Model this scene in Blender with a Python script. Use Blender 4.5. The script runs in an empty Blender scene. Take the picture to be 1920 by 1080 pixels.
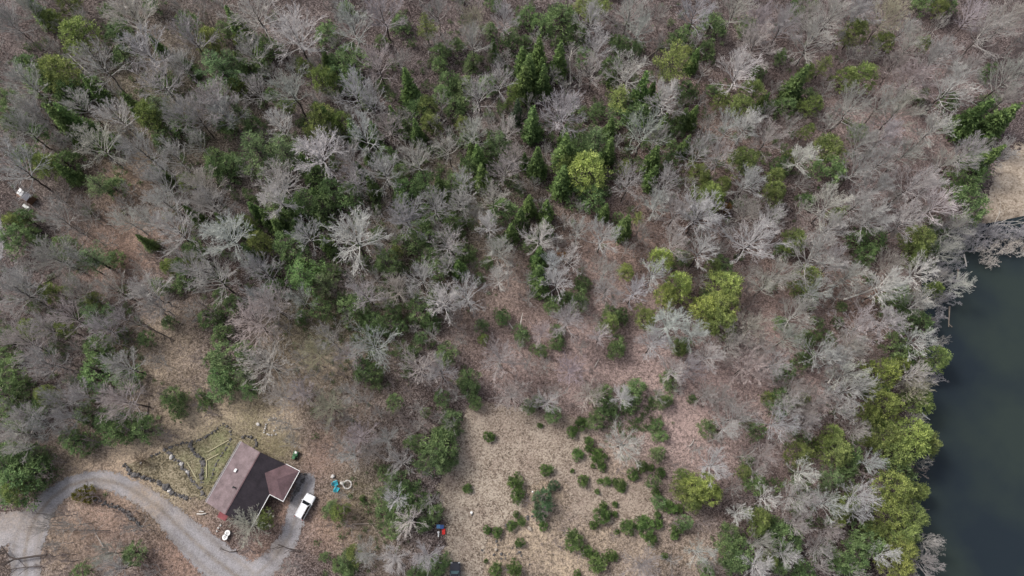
import bpy, bmesh, math, random
import numpy as np
from mathutils import Vector, Matrix, Euler
random.seed(7); np.random.seed(7)
S = bpy.context.scene
C = S.collection
R = math.radians
# ------------------------------------------------------------ camera, sky, sun, exposure
H, F, TILT = 130.0, 1280.0, R(17.4)
cam_d = bpy.data.cameras.new('camera'); cam = bpy.data.objects.new('camera', cam_d); C.objects.link(cam)
cam.location = (0, 0, H); cam.rotation_euler = (TILT, 0, 0)
cam_d.sensor_width = 36; cam_d.lens = 24; cam_d.clip_end = 5000
S.camera = cam
SUN_EL, SUN_AZ = R(47), R(150)            # azimuth measured from +X towards +Y: light comes from the left and a little behind
sd = Vector((math.cos(SUN_AZ)*math.cos(SUN_EL), math.sin(SUN_AZ)*math.cos(SUN_EL), math.sin(SUN_EL)))
W = bpy.data.worlds.new('World'); S.world = W; W.use_nodes = True
nt = W.node_tree; sky = nt.nodes.new('ShaderNodeTexSky'); sky.sky_type = 'NISHITA'; sky.sun_disc = False
sky.sun_elevation = SUN_EL; sky.sun_rotation = math.atan2(sd.x, sd.y); sky.dust_density = 4; sky.air_density = 0.8
bg = nt.nodes['Background']; bg.inputs['Strength'].default_value = 0.12
hs = nt.nodes.new('ShaderNodeHueSaturation'); hs.inputs['Saturation'].default_value = 0.5
nt.links.new(sky.outputs[0], hs.inputs['Color']); nt.links.new(hs.outputs[0], bg.inputs[0])
sl = bpy.data.lights.new('sun', 'SUN'); sl.energy = 1.35; sl.angle = R(11); sl.color = (1, .985, .965)
so = bpy.data.objects.new('sun', sl); C.objects.link(so); so.rotation_euler = sd.to_track_quat('Z', 'Y').to_euler()
S.view_settings.view_transform = 'Standard'; S.view_settings.look = 'None'
S.view_settings.exposure = 0.72; S.view_settings.gamma = 1

# ------------------------------------------------------------ helpers
def at(px, py, z=0.0):
    x = (px-960)/F; y = (540-py)/F
    d = Vector((x, y*math.cos(TILT)+math.sin(TILT), y*math.sin(TILT)-math.cos(TILT)))
    return Vector((0, 0, H)) + d*((z-H)/d.z)
def pxm(p):                                # photo pixels per metre at a world point
    return F/((H-p[2])*math.cos(TILT)+p[1]*math.sin(TILT))
def tag(o, label=None, cat=None, group=None, kind=None):
    if label: o['label'] = label
    if cat: o['category'] = cat
    if group: o['group'] = group
    if kind: o['kind'] = kind
    return o
def link(o, parent=None):
    C.objects.link(o)
    if parent is not None: o.parent = parent
    return o
def empty(name, loc, rz=0):
    o = bpy.data.objects.new(name, None); o.empty_display_size = .3; link(o)
    o.location = loc; o.rotation_euler = (0, 0, rz); return o
def mesh_np(name, V, Fq, mat, attrs=None, smooth=False):
    """V (n,3), Fq list of arrays (quads or tris)"""
    me = bpy.data.meshes.new(name)
    V = np.asarray(V, dtype=np.float32); nf = len(Fq); k = Fq.shape[1]
    me.vertices.add(len(V)); me.vertices.foreach_set('co', V.ravel())
    me.loops.add(nf*k); me.loops.foreach_set('vertex_index', Fq.astype(np.int32).ravel())
    me.polygons.add(nf); me.polygons.foreach_set('loop_start', np.arange(0, nf*k, k, dtype=np.int32))
    if attrs:
        for an, av in attrs.items():
            a = me.attributes.new(an, 'FLOAT', 'POINT'); a.data.foreach_set('value', np.asarray(av, dtype=np.float32))
    me.update(calc_edges=True); me.validate()
    if smooth: me.polygons.foreach_set('use_smooth', [True]*nf)
    if mat: me.materials.append(mat)
    return me
class BM:
    """collects shapes of one part"""
    def __init__(s): s.b = bmesh.new()
    def box(s, c, d, rz=0, bev=0, rot=None):
        r = bmesh.ops.create_cube(s.b, size=1)
        M = Matrix.Translation(c) @ (rot.to_matrix().to_4x4() if rot else Matrix.Rotation(rz, 4, 'Z')) @ Matrix.Diagonal((*d, 1))
        bmesh.ops.transform(s.b, matrix=M, verts=r['verts'])
        if bev:
            es = list({e for v in r['verts'] for e in v.link_edges})
            bmesh.ops.bevel(s.b, geom=es, offset=bev, segments=2, affect='EDGES', profile=.5)
        return s
    def cyl(s, p0, p1, r0, r1=None, n=12):
        p0 = Vector(p0); p1 = Vector(p1); r1 = r0 if r1 is None else r1
        d = p1-p0
        M = Matrix.Translation((p0+p1)/2) @ d.to_track_quat('Z', 'Y').to_matrix().to_4x4()
        bmesh.ops.create_cone(s.b, cap_ends=True, segments=n, radius1=r0, radius2=max(r1, 1e-4), depth=d.length, matrix=M)
        return s
    def tube(s, pts, rads, n=6):
        pts = [Vector(p) for p in pts]; rings = []
        for i, p in enumerate(pts):
            d = (pts[min(i+1, len(pts)-1)]-pts[max(i-1, 0)]).normalized()
            q = d.to_track_quat('Z', 'Y')
            rings.append([s.b.verts.new(p + q @ Vector((math.cos(2*math.pi*k/n)*rads[i], math.sin(2*math.pi*k/n)*rads[i], 0))) for k in range(n)])
        for a, b in zip(rings, rings[1:]):
            for k in range(n): s.b.faces.new((a[k], a[(k+1) % n], b[(k+1) % n], b[k]))
        s.b.faces.new(rings[0][::-1]); s.b.faces.new(rings[-1]); return s
    def torus(s, c, R_, r, n=28, m=8, sq=1):
        g = [[s.b.verts.new((c[0]+(R_+r*math.cos(b))*math.cos(a), c[1]+(R_+r*math.cos(b))*math.sin(a), c[2]+r*sq*math.sin(b)))
              for b in [2*math.pi*j/m for j in range(m)]] for a in [2*math.pi*i/n for i in range(n)]]
        for i in range(n):
            for j in range(m): s.b.faces.new((g[i][j], g[(i+1) % n][j], g[(i+1) % n][(j+1) % m], g[i][(j+1) % m]))
        return s
    def rock(s, c, r, rz=None, sub=1):
        g = bmesh.ops.create_icosphere(s.b, subdivisions=sub, radius=1)
        sx, sy, sz = r*random.uniform(.75, 1.25), r*random.uniform(.75, 1.2), r*random.uniform(.5, .8)
        M = Matrix.Translation(c) @ Euler((random.uniform(-.3, .3), random.uniform(-.3, .3), random.uniform(0, 6.3))).to_matrix().to_4x4()
        for v in g['verts']:
            k = random.uniform(.78, 1.15); v.co = Vector((v.co.x*sx*k, v.co.y*sy*k, v.co.z*sz*k)); v.co = M @ v.co
        return s
    def poly(s, pts, thick=None, n=None):
        vs = [s.b.verts.new(p) for p in pts]; f = s.b.faces.new(vs)
        if thick:
            nv = Vector(thick)
            lo = [s.b.verts.new(Vector(p)+nv) for p in pts]
            s.b.faces.new(lo[::-1])
            for i in range(len(vs)):
                j = (i+1) % len(vs); s.b.faces.new((vs[i], lo[i], lo[j], vs[j]))
        return s
    def prism(s, prof, y0, y1, taper=1.0):
        """profile in x-z extruded along y (symmetric)"""
        a = [s.b.verts.new((x, y0, z)) for x, z in prof]; b = [s.b.verts.new((x, y1, z)) for x, z in prof]
        s.b.faces.new(a); s.b.faces.new(b[::-1])
        for i in range(len(prof)):
            j = (i+1) % len(prof); s.b.faces.new((a[j], a[i], b[i], b[j]))
        return s
    def obj(s, name, mat, parent=None, loc=None, smooth=False, rz=None):
        bmesh.ops.recalc_face_normals(s.b, faces=s.b.faces[:])
        me = bpy.data.meshes.new(name); s.b.to_mesh(me); s.b.free(); me.materials.append(mat)
        if smooth:
            for p in me.polygons: p.use_smooth = True
        o = bpy.data.objects.new(name, me); link(o, parent)
        if loc is not None: o.location = loc
        if rz is not None: o.rotation_euler = (0, 0, rz)
        return o
# ------------------------------------------------------------ materials
def mat(name, col, rough=.8, metal=0, noise=0, scale=5, spec=.3, bump=0, objcol=False, coat=0):
    m = bpy.data.materials.new(name); m.use_nodes = True; n = m.node_tree.nodes; l = m.node_tree.links
    p = n['Principled BSDF']; p.inputs['Roughness'].default_value = rough; p.inputs['Metallic'].default_value = metal
    p.inputs['Specular IOR Level'].default_value = spec; p.inputs['Coat Weight'].default_value = coat
    if objcol:
        oi = n.new('ShaderNodeObjectInfo'); src = oi.outputs['Color']
    else:
        rgb = n.new('ShaderNodeRGB'); rgb.outputs[0].default_value = (*col, 1); src = rgb.outputs[0]
    tc = n.new('ShaderNodeTexCoord'); nz = n.new('ShaderNodeTexNoise'); nz.inputs['Scale'].default_value = scale
    nz.inputs['Detail'].default_value = 6; nz.inputs['Roughness'].default_value = .65; l.new(tc.outputs['Object'], nz.inputs['Vector'])
    if noise:
        mr = n.new('ShaderNodeMapRange'); mr.inputs[1].default_value = .3; mr.inputs[2].default_value = .7
        mr.inputs[3].default_value = 1-noise; mr.inputs[4].default_value = 1+noise; l.new(nz.outputs[0], mr.inputs[0])
        mx = n.new('ShaderNodeVectorMath'); mx.operation = 'SCALE'; l.new(src, mx.inputs[0]); l.new(mr.outputs[0], mx.inputs['Scale']); src = mx.outputs[0]
    l.new(src, p.inputs['Base Color'])
    if bump:
        b = n.new('ShaderNodeBump'); b.inputs['Strength'].default_value = bump; b.inputs['Distance'].default_value = .05
        l.new(nz.outputs[0], b.inputs['Height']); l.new(b.outputs[0], p.inputs['Normal'])
    return m
def leaf_mat(name):
    m = bpy.data.materials.new(name); m.use_nodes = True; n = m.node_tree.nodes; l = m.node_tree.links
    p = n['Principled BSDF']; p.inputs['Roughness'].default_value = .75; p.inputs['Specular IOR Level'].default_value = .15
    oi = n.new('ShaderNodeObjectInfo'); at_ = n.new('ShaderNodeAttribute'); at_.attribute_name = 'tint'
    hsv = n.new('ShaderNodeHueSaturation'); l.new(oi.outputs['Color'], hsv.inputs['Color'])
    mr = n.new('ShaderNodeMapRange'); mr.inputs[3].default_value = .48; mr.inputs[4].default_value = 1.65; l.new(at_.outputs['Fac'], mr.inputs[0]); l.new(mr.outputs[0], hsv.inputs['Value'])
    m2 = n.new('ShaderNodeMapRange'); m2.inputs[3].default_value = .515; m2.inputs[4].default_value = .485; l.new(at_.outputs['Fac'], m2.inputs[0]); l.new(m2.outputs[0], hsv.inputs['Hue'])
    l.new(hsv.outputs[0], p.inputs['Base Color'])
    tr = n.new('ShaderNodeBsdfTranslucent'); l.new(hsv.outputs[0], tr.inputs[0]); mx = n.new('ShaderNodeMixShader'); mx.inputs[0].default_value = .22
    l.new(p.outputs[0], mx.inputs[1]); l.new(tr.outputs[0], mx.inputs[2]); l.new(mx.outputs[0], n['Material Output'].inputs[0])
    return m
def sheet_mat(name, stops, big=.12, fine=5.0, edge=False, contrast=(.35, .68), tint=None, bumpd=.06, edge_scale=.9, mid=.9, speck=.5):
    """leaf litter / grass / gravel: ramp over layered noise + cell speckle, ragged edge from attribute 'edge'"""
    m = bpy.data.materials.new(name); m.use_nodes = True; n = m.node_tree.nodes; l = m.node_tree.links
    p = n['Principled BSDF']; p.inputs['Roughness'].default_value = .95; p.inputs['Specular IOR Level'].default_value = .08
    tc = n.new('ShaderNodeTexCoord')
    def noise(s, det=4, rg=.6):
        z = n.new('ShaderNodeTexNoise'); z.inputs['Scale'].default_value = s; z.inputs['Detail'].default_value = det; z.inputs['Roughness'].default_value = rg
        l.new(tc.outputs['Object'], z.inputs['Vector']); return z.outputs[0]
    def math_(op, a, b):
        z = n.new('ShaderNodeMath'); z.operation = op
        for i, v in enumerate((a, b)):
            if hasattr(v, 'name'): l.new(v, z.inputs[i])
            else: z.inputs[i].default_value = v
        return z.outputs[0]
    nb, nm, nf = noise(big, 5, .65), noise(mid, 5, .7), noise(fine, 3, .7)
    vo = n.new('ShaderNodeTexVoronoi'); vo.inputs['Scale'].default_value = fine*.8; l.new(tc.outputs['Object'], vo.inputs['Vector'])
    sep = n.new('ShaderNodeSeparateColor'); l.new(vo.outputs['Color'], sep.inputs[0])
    s = math_('ADD', math_('MULTIPLY', nb, .42), math_('MULTIPLY', nm, .33))
    s = math_('ADD', s, math_('MULTIPLY', nf, .27))
    s = math_('ADD', s, math_('MULTIPLY', math_('SUBTRACT', sep.outputs[0], .5), speck*.35))
    cr = n.new('ShaderNodeValToRGB'); l.new(s, cr.inputs[0])
    e = cr.color_ramp; lo, hi = contrast
    for i, c in enumerate(stops):
        pos = lo+(hi-lo)*i/(len(stops)-1)
        if i < 2: el = e.elements[i]; el.position = pos
        else: el = e.elements.new(pos)
        el.color = (*c, 1)
    src = cr.outputs[0]
    for an, col in (tint or {}).items():
        a = n.new('ShaderNodeAttribute'); a.attribute_name = an
        f = math_('MULTIPLY', a.outputs['Fac'], math_('ADD', math_('MULTIPLY', math_('SUBTRACT', nm, .5), 3.2), .9))
        cl = n.new('ShaderNodeClamp'); l.new(f, cl.inputs[0])
        sc = n.new('ShaderNodeVectorMath'); sc.operation = 'SCALE'; sc.inputs[0].default_value = col
        l.new(math_('ADD', math_('MULTIPLY', s, 2.2), -.1), sc.inputs['Scale'])
        mx = n.new('ShaderNodeMix'); mx.data_type = 'RGBA'; l.new(cl.outputs[0], mx.inputs[0]); l.new(src, mx.inputs[6]); l.new(sc.outputs[0], mx.inputs[7]); src = mx.outputs[2]
    l.new(src, p.inputs['Base Color'])
    b = n.new('ShaderNodeBump'); b.inputs['Strength'].default_value = .8; b.inputs['Distance'].default_value = bumpd
    l.new(s, b.inputs['Height']); l.new(b.outputs[0], p.inputs['Normal'])
    if edge:
        a = n.new('ShaderNodeAttribute'); a.attribute_name = 'edge'
        en = noise(edge_scale, 6, .7); th = math_('ADD', math_('MULTIPLY', math_('SUBTRACT', en, .5), 1.9), math_('MULTIPLY', math_('SUBTRACT', sep.outputs[1], .5), .35))
        al = math_('GREATER_THAN', math_('ADD', a.outputs['Fac'], th), .5); l.new(al, p.inputs['Alpha'])
    return m
M = {}
M['bark'] = mat('dark_bark', (.075, .06, .052), .9, noise=.4, scale=9)
M['limb'] = mat('limb_bark', None, .85, noise=.3, scale=1.2, objcol=True, spec=.15)
M['leaf'] = leaf_mat('evergreen_needles')
# ------------------------------------------------------------ terrain
POND = [(1738, 1140), (1731, 1040), (1726, 940), (1728, 860), (1735, 800), (1748, 735), (1752, 660), (1748, 600), (1742, 540), (1738, 490), (1752, 452), (1800, 436), (1850, 428), (1930, 415), (2050, 395), (2350, 330), (2600, 700), (2400, 1140)]
PW = np.array([at(*p, -.5)[:2] for p in POND])
def poly_sd(X, Y, P):
    """signed distance to polygon, positive inside"""
    d = np.full(X.shape, 1e9); ins = np.zeros(X.shape, bool); n = len(P)
    for i in range(n):
        a = P[i]; b = P[(i+1) % n]; e = b-a; L = e@e
        t = np.clip(((X-a[0])*e[0]+(Y-a[1])*e[1])/L, 0, 1)
        d = np.minimum(d, np.hypot(X-a[0]-t*e[0], Y-a[1]-t*e[1]))
        c = ((a[1] > Y) != (b[1] > Y)) & (X < (b[0]-a[0])*(Y-a[1])/(b[1]-a[1]+1e-12)+a[0]); ins ^= c
    return np.where(ins, d, -d)
def line_sd(X, Y, P, Wd):
    """strip with varying half-width, positive inside"""
    best = np.full(X.shape, -1e9)
    for i in range(len(P)-1):
        a = P[i]; b = P[i+1]; e = b-a; L = e@e+1e-9
        t = np.clip(((X-a[0])*e[0]+(Y-a[1])*e[1])/L, 0, 1)
        w = Wd[i]+(Wd[i+1]-Wd[i])*t
        best = np.maximum(best, w-np.hypot(X-a[0]-t*e[0], Y-a[1]-t*e[1]))
    return best
def relief(X, Y):
    z = .16*np.sin(X*.31+1.3*np.sin(Y*.17))*np.cos(Y*.27+.8*np.sin(X*.13))+.10*np.sin(X*.11+.5)*np.sin(Y*.19+1.1)
    fl = np.clip(np.hypot(X+46, Y-4)/9-1, 0, 1)     # level pad around the house
    return z*fl
def hz(X, Y):
    X = np.asarray(X, float); Y = np.asarray(Y, float)
    s = poly_sd(X, Y, PW)
    k = np.clip((s+3.0)/4.5, 0, 1); k = k*k*(3-2*k)
    return relief(X, Y)*(1-k)-1.6*k
def gz(x, y): return float(hz(np.array([x]), np.array([y]))[0])
def P2(pts): return np.array([at(*p)[:2] for p in pts])
def sm(x, a, b): t = np.clip((x-a)/(b-a), 0, 1); return t*t*(3-2*t)
def blobs(X, Y, L):
    v = np.zeros(X.shape)
    for px, py, r, w in L:
        c = at(px, py); rr = r/pxm(c); v = np.maximum(v, w*np.exp(-((X-c.x)**2+(Y-c.y)**2)/(rr*rr)))
    return v
def grid(xs, ys):
    X, Y = np.meshgrid(xs, ys); n, m = X.shape
    I = np.arange(n*m).reshape(n, m)
    Q = np.stack([I[:-1, :-1], I[:-1, 1:], I[1:, 1:], I[1:, :-1]], -1).reshape(-1, 4)
    return X.ravel(), Y.ravel(), Q
xs = np.concatenate([[-1500, -800, -450, -280, -200], np.arange(-165, 165.1, 1.1), [200, 280, 450, 800, 1500]])
ys = np.concatenate([[-1500, -800, -400, -200, -90], np.arange(-45, 150.1, 1.1), [180, 250, 400, 800, 1500]])
X, Y, Q = grid(xs, ys)
tan_ = blobs(X, Y, [(250, 860, 90, 1), (350, 790, 80, 1), (150, 880, 70, .8), (440, 770, 60, .9), (520, 760, 70, .7), (500, 830, 50, .6), (310, 640, 80, .6), (290, 690, 100, .6), (1320, 800, 60, .2), (620, 700, 80, .5), (560, 680, 70, .5), (700, 1040, 60, .3), (640, 780, 100, .25), (1200, 1040, 100, .5), (1130, 1000, 80, .6), (1020, 930, 70, .7), (1000, 1010, 80, .75), (940, 1050, 60, .8), (1060, 1060, 80, .8), (1300, 1040, 60, .5), (130, 1000, 120, .4), (330, 940, 70, .5), (1150, 900, 100, .6)])
moss = blobs(X, Y, [(410, 850, 50, .9), (390, 880, 40, .8), (520, 840, 40, .5), (480, 830, 40, .5), (470, 790, 50, .4), (330, 900, 60, .35), (600, 600, 90, .4), (700, 600, 80, .3), (850, 400, 160, .3), (300, 200, 200, .3), (680, 940, 70, .3)])
red = blobs(X, Y, [(540, 960, 40, 1), (350, 1040, 70, .9), (490, 1050, 40, .8), (600, 860, 50, .6), (230, 470, 80, .8), (1180, 480, 150, .5), (1600, 560, 100, .6), (1470, 560, 120, .4), (1000, 600, 160, .35), (1300, 250, 150, .4), (200, 960, 90, .6), (620, 980, 60, .7), (230, 340, 60, .7)])
pink = blobs(X, Y, [(1300, 760, 150, 1), (1150, 650, 160, .7), (1450, 700, 150, .8), (1000, 640, 120, .5), (1500, 850, 120, .7), (950, 520, 100, .4), (1700, 250, 200, .5)])
ground = bpy.data.objects.new('ground', mesh_np('ground', np.stack([X, Y, hz(X, Y)], 1), Q,
    sheet_mat('leaf_litter', [(.018, .013, .012), (.066, .05, .047), (.14, .11, .102), (.27, .225, .21)], tint={'tan': (.40, .315, .225), 'red': (.29, .195, .15), 'pink': (.37, .272, .245), 'moss': (.17, .165, .075)}, bumpd=.12, speck=.9, fine=8, mid=1.6),
    {'tan': tan_, 'moss': moss, 'red': red, 'pink': pink}, True))
link(ground); tag(ground, kind='structure')
def zone(name, sdf, box, res, dz, soft, m, attrs=None):
    xs = np.arange(box[0], box[1], res); ys = np.arange(box[2], box[3], res); X, Y, Q = grid(xs, ys)
    s = sdf(X, Y); e = sm(s, -soft, soft)
    keep = (s[Q] > -soft*1.1).any(1); Q = Q[keep]
    u, inv = np.unique(Q, return_inverse=True)
    A = {'edge': e[u]}
    for k, v in (attrs or {}).items(): A[k] = v(X[u], Y[u])
    o = bpy.data.objects.new(name, mesh_np(name, np.stack([X[u], Y[u], hz(X[u], Y[u])+dz], 1), inv.reshape(-1, 4), m, A, True))
    link(o); return tag(o, kind='structure')
G = lambda x, y: (x/3, 720+y/3)
dr1 = [(140, 1200, 80), (150, 1050, 85), (140, 950, 95), (160, 850, 110), (200, 745, 90), (285, 645, 66), (390, 570, 56), (520, 535, 50), (640, 550, 52), (760, 605, 56), (880, 685, 62), (990, 785, 76), (1100, 890, 95), (1210, 990, 105), (1330, 1080, 110), (1430, 1180, 120)]
dr2 = [(1400, 1110, 90), (1540, 985, 60), (1630, 860, 56), (1665, 740, 58), (1700, 640, 66), (1725, 560, 62)]
dr3 = [(170, 830, 90), (60, 800, 90), (-60, 850, 110), (-300, 900, 120)]
def strip(L):
    P = P2([G(a, b) for a, b, _ in L]); Wd = [w*.92/3/pxm((*p, 0)) for (a, b, w), p in zip(L, P)]; return P, Wd
st = [strip(d) for d in (dr1, dr2, dr3)]
def sd_drive(X, Y): return np.max([line_sd(X, Y, P, w) for P, w in st], 0)
def mid_(X, Y):
    v = 0
    for (P, w), k in zip(st, (1, .6, .3)):
        d = -line_sd(X, Y, P, [0]*len(w)); v = np.maximum(v, k*(.95*np.exp(-(d/.35)**2)+.55*np.exp(-((d-2.1)/.5)**2)))
    return v
gv = sheet_mat('gravel', [(.17, .155, .155), (.24, .225, .225), (.30, .285, .29), (.37, .35, .35)], big=.25, fine=9, edge=True, contrast=(.33, .66), tint={'worn': (.30, .24, .19), 'rut': (.20, .17, .145)}, bumpd=.03, edge_scale=1.2, mid=1.5, speck=.5)
zone('gravel_drive', sd_drive, (-112, -36, -26, 11), .3, .05, .95, gv,
     {'rut': mid_, 'worn': lambda X, Y: blobs(X, Y, [(270, 925, 25, .9), (290, 950, 25, .9), (255, 925, 20, .7), (20, 960, 40, .6), (520, 1030, 20, .5), (200, 905, 18, .4), (335, 975, 15, .4), (60, 985, 26, .5)])})
zone('gravel_track', lambda X, Y: poly_sd(X, Y, P2([(-60, 380), (-5, 395), (8, 440), (6, 480), (-10, 510), (-80, 520)])), (-135, -95, 40, 85), .5, .05, .8, gv, {'worn': lambda X, Y: X*0, 'rut': lambda X, Y: X*0})
mead = P2([(858, 800), (890, 752), (985, 765), (1080, 782), (1112, 830), (1125, 880), (1170, 905), (1225, 915), (1240, 960), (1190, 1000), (1120, 985), (1075, 960), (1065, 900), (1000, 905), (975, 935), (975, 975), (940, 990), (912, 992), (906, 1040), (908, 1130), (830, 1130), (835, 1040), (836, 985), (822, 920), (840, 855)])
zone('meadow', lambda X, Y: poly_sd(X, Y, mead), (-18, 34, -24, 22), .35, .07, 1.3,
     sheet_mat('dry_grass', [(.075, .057, .045), (.205, .16, .125), (.32, .265, .21), (.42, .36, .29)], big=.26, fine=6, edge=True, contrast=(.32, .66), tint={'worn': (.24, .185, .15)}, speck=.8, bumpd=.08, edge_scale=.5),
     {'worn': lambda X, Y: blobs(X, Y, [(1180, 930, 60, .6), (950, 790, 60, .5), (1050, 780, 60, .6), (1100, 900, 60, .5), (845, 900, 20, .7), (1000, 830, 30, .4), (880, 850, 22, .5), (905, 765, 30, .7), (990, 870, 30, .6), (930, 870, 14, .4), (900, 960, 12, .35), (870, 1030, 14, .45), (1090, 950, 30, .6)])})
marsh = P2([(1800, 418), (1850, 370), (1868, 310), (1930, 255), (2100, 150), (2400, 150), (2400, 330), (2000, 405), (1900, 425)])
zone('marsh_grass', lambda X, Y: poly_sd(X, Y, marsh), (92, 165, 40, 115), .6, .07, 3.5,
     sheet_mat('marsh_reed', [(.10, .072, .052), (.27, .215, .16), (.40, .33, .26), (.50, .43, .35)], big=.15, fine=4, edge=True, contrast=(.32, .66)))
lawn = P2([(200+a/5.4, 740+b/5.4) for a, b in [(1265, 400), (1180, 300), (1080, 370), (860, 480), (660, 530), (560, 590), (240, 700), (200, 750), (520, 870), (700, 990), (960, 1060), (1010, 1060), (1340, 460)]])
zone('garden_lawn', lambda X, Y: poly_sd(X, Y, lawn), (-75, -46, -6, 20), .3, .07, .6,
     sheet_mat('sparse_lawn', [(.035, .03, .02), (.12, .10, .065), (.21, .175, .115), (.32, .27, .19)], big=.3, fine=6, edge=True, contrast=(.32, .66), tint={'green': (.155, .165, .08)}, edge_scale=.8, speck=.8),
     {'green': lambda X, Y: blobs(X, Y, [(415, 850, 26, .9), (395, 885, 25, .9), (410, 820, 22, .6), (380, 850, 22, .5), (345, 860, 14, .4)])})
# pond
wm = bpy.data.materials.new('dark_pond_water'); wm.use_nodes = True; n_ = wm.node_tree.nodes; l_ = wm.node_tree.links
p_ = n_['Principled BSDF']; p_.inputs['Roughness'].default_value = .16; p_.inputs['IOR'].default_value = 1.33
tc = n_.new('ShaderNodeTexCoord'); nz = n_.new('ShaderNodeTexNoise'); nz.inputs['Scale'].default_value = .055; nz.inputs['Detail'].default_value = 5; l_.new(tc.outputs['Object'], nz.inputs['Vector'])
cr = n_.new('ShaderNodeValToRGB'); l_.new(nz.outputs[0], cr.inputs[0]); cr.color_ramp.elements[0].position = .40; cr.color_ramp.elements[1].position = .60
cr.color_ramp.elements[0].color = (.016, .023, .029, 1); cr.color_ramp.elements[1].color = (.027, .037, .033, 1); l_.new(cr.outputs[0], p_.inputs['Base Color'])
n2 = n_.new('ShaderNodeTexNoise'); n2.inputs['Scale'].default_value = 2.5; n2.inputs['Detail'].default_value = 3; l_.new(tc.outputs['Object'], n2.inputs['Vector'])
bb = n_.new('ShaderNodeBump'); bb.inputs['Strength'].default_value = .25; bb.inputs['Distance'].default_value = .03; l_.new(n2.outputs[0], bb.inputs['Height']); l_.new(bb.outputs[0], p_.inputs['Normal'])
pc = PW.mean(0); pp = np.array([pc+(p-pc)*(1+3.2/np.linalg.norm(p-pc)) for p in PW])
b = BM(); b.poly([(x, y, -.5) for x, y in pp]); tag(b.obj('pond', wm), kind='structure')

# ------------------------------------------------------------ tree kit
def tubes(paths, sides=3):
    """paths: list of (pts list, radii list) -> V, Q arrays"""
    V = []; Qs = []; off = 0
    ang = np.arange(sides)*2*math.pi/sides; ca, sa = np.cos(ang), np.sin(ang)
    for pts, rad in paths:
        P = np.asarray(pts); n = len(P)
        T = np.gradient(P, axis=0); T /= np.linalg.norm(T, axis=1)[:, None]+1e-9
        up = np.array([0, 0, 1.]) if abs(T[0, 2]) < .8 else np.array([1., 0, 0])
        A = np.cross(T, up); A /= np.linalg.norm(A, axis=1)[:, None]+1e-9; B_ = np.cross(T, A)
        r = np.asarray(rad)[:, None, None]
        V.append((P[:, None, :]+r*(A[:, None, :]*ca[None, :, None]+B_[:, None, :]*sa[None, :, None])).reshape(-1, 3))
        i = np.arange(n-1)[:, None]*sides; k = np.arange(sides)[None, :]; k2 = (k+1) % sides
        Qs.append((np.stack([i+k, i+k2, i+sides+k2, i+sides+k], -1)+off).reshape(-1, 4)); off += n*sides
    return np.concatenate(V), np.concatenate(Qs)
def unit(v): return v/(np.linalg.norm(v)+1e-9)
def bare_paths(rng, h=12., r=3.5, limbs=12, sec=5, ter=4, twg=3, thick=1., crook=.25, base=.3, up=.35, twig=.013):
    """returns trunk paths, crown paths"""
    trunk = []; crown = []
    n = 9; top = h*.8; pts = [np.array([0, 0, -.3])]; lean = rng.normal(0, .02, 2)
    for i in range(1, n):
        t = i/(n-1); pts.append(np.array([lean[0]*h*t+rng.normal(0, .10), lean[1]*h*t+rng.normal(0, .10), top*t]))
    tr = h*.0125*thick
    trunk.append((pts, [tr*(1-.8*i/(n-1))+.01 for i in range(n)]))
    P = np.array(pts); zt = P[:, 2]
    def tp(z): return np.array([np.interp(z, zt, P[:, 0]), np.interp(z, zt, P[:, 1]), z])
    def branch(p, d, L, rad, lvl):
        k = 5 if lvl == 0 else 4 if lvl == 1 else 3
        pts = [p]; q = p.copy(); dd = d.copy()
        for i in range(k):
            dd = unit(dd+rng.normal(0, crook, 3)*(.7 if lvl else .6)+np.array([0, 0, up*(.35 if lvl < 2 else .2)]))
            q = q+dd*L/k; pts.append(q)
        rads = [max(rad*(1-.72*i/k), twig*.8) for i in range(k+1)]
        crown.append((pts, rads))
        cnt = (sec, ter, twg, 0)[lvl]
        for j in range(cnt):
            t = rng.uniform(.25, 1.) if j else 1.
            i = min(int(t*k), k-1); f = t*k-i; pp = pts[i]*(1-f)+pts[i+1]*f
            ax = unit(pts[i+1]-pts[i]); s = rng.normal(0, 1, 3); s -= ax*(s@ax); s = unit(s)
            a = rng.uniform(.28, .7) if lvl else rng.uniform(.22, .62); nd = unit(ax*math.cos(a)+s*math.sin(a))
            branch(pp, nd, L*rng.uniform(.36, .58)*(1.15-.5*t), max(rad*.6*(1-.42*t), twig), lvl+1)
    for i in range(limbs):
        t = (i+.5)/limbs; z = h*(base+(.66-base)*t**.8); az = i*2.4+rng.normal(0, .35)
        el = .3+1.1*t**.9+rng.normal(0, .08)
        ce, se = math.cos(el), math.sin(el); dz = z-h*.52; A_ = (ce/r)**2+(se/(h*.46))**2; B_ = 2*dz*se/(h*.46)**2; C_ = (dz/(h*.46))**2-1
        env = (-B_+math.sqrt(max(B_*B_-4*A_*C_, .01)))/(2*A_)
        d = np.array([math.cos(az)*ce, math.sin(az)*ce, se])
        branch(tp(z), d, env*rng.uniform(.74, 1.), tr*.56*(1-.35*t), 0)
    return trunk, crown
def bare_variant(name, seed, **k):
    rng = np.random.default_rng(seed); t, c = bare_paths(rng, **k)
    V, Q = tubes(t, 7); tm = mesh_np(name+'_trunk', V, Q, M['bark'], smooth=True)
    V, Q = tubes(c, 3); cm = mesh_np(name+'_crown', V, Q, M['limb'])
    hr_, vr_ = np.percentile(V[:, 2], 99.5), np.percentile(np.hypot(V[:, 0], V[:, 1]), 93)
    return tm, cm, hr_, vr_
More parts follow.
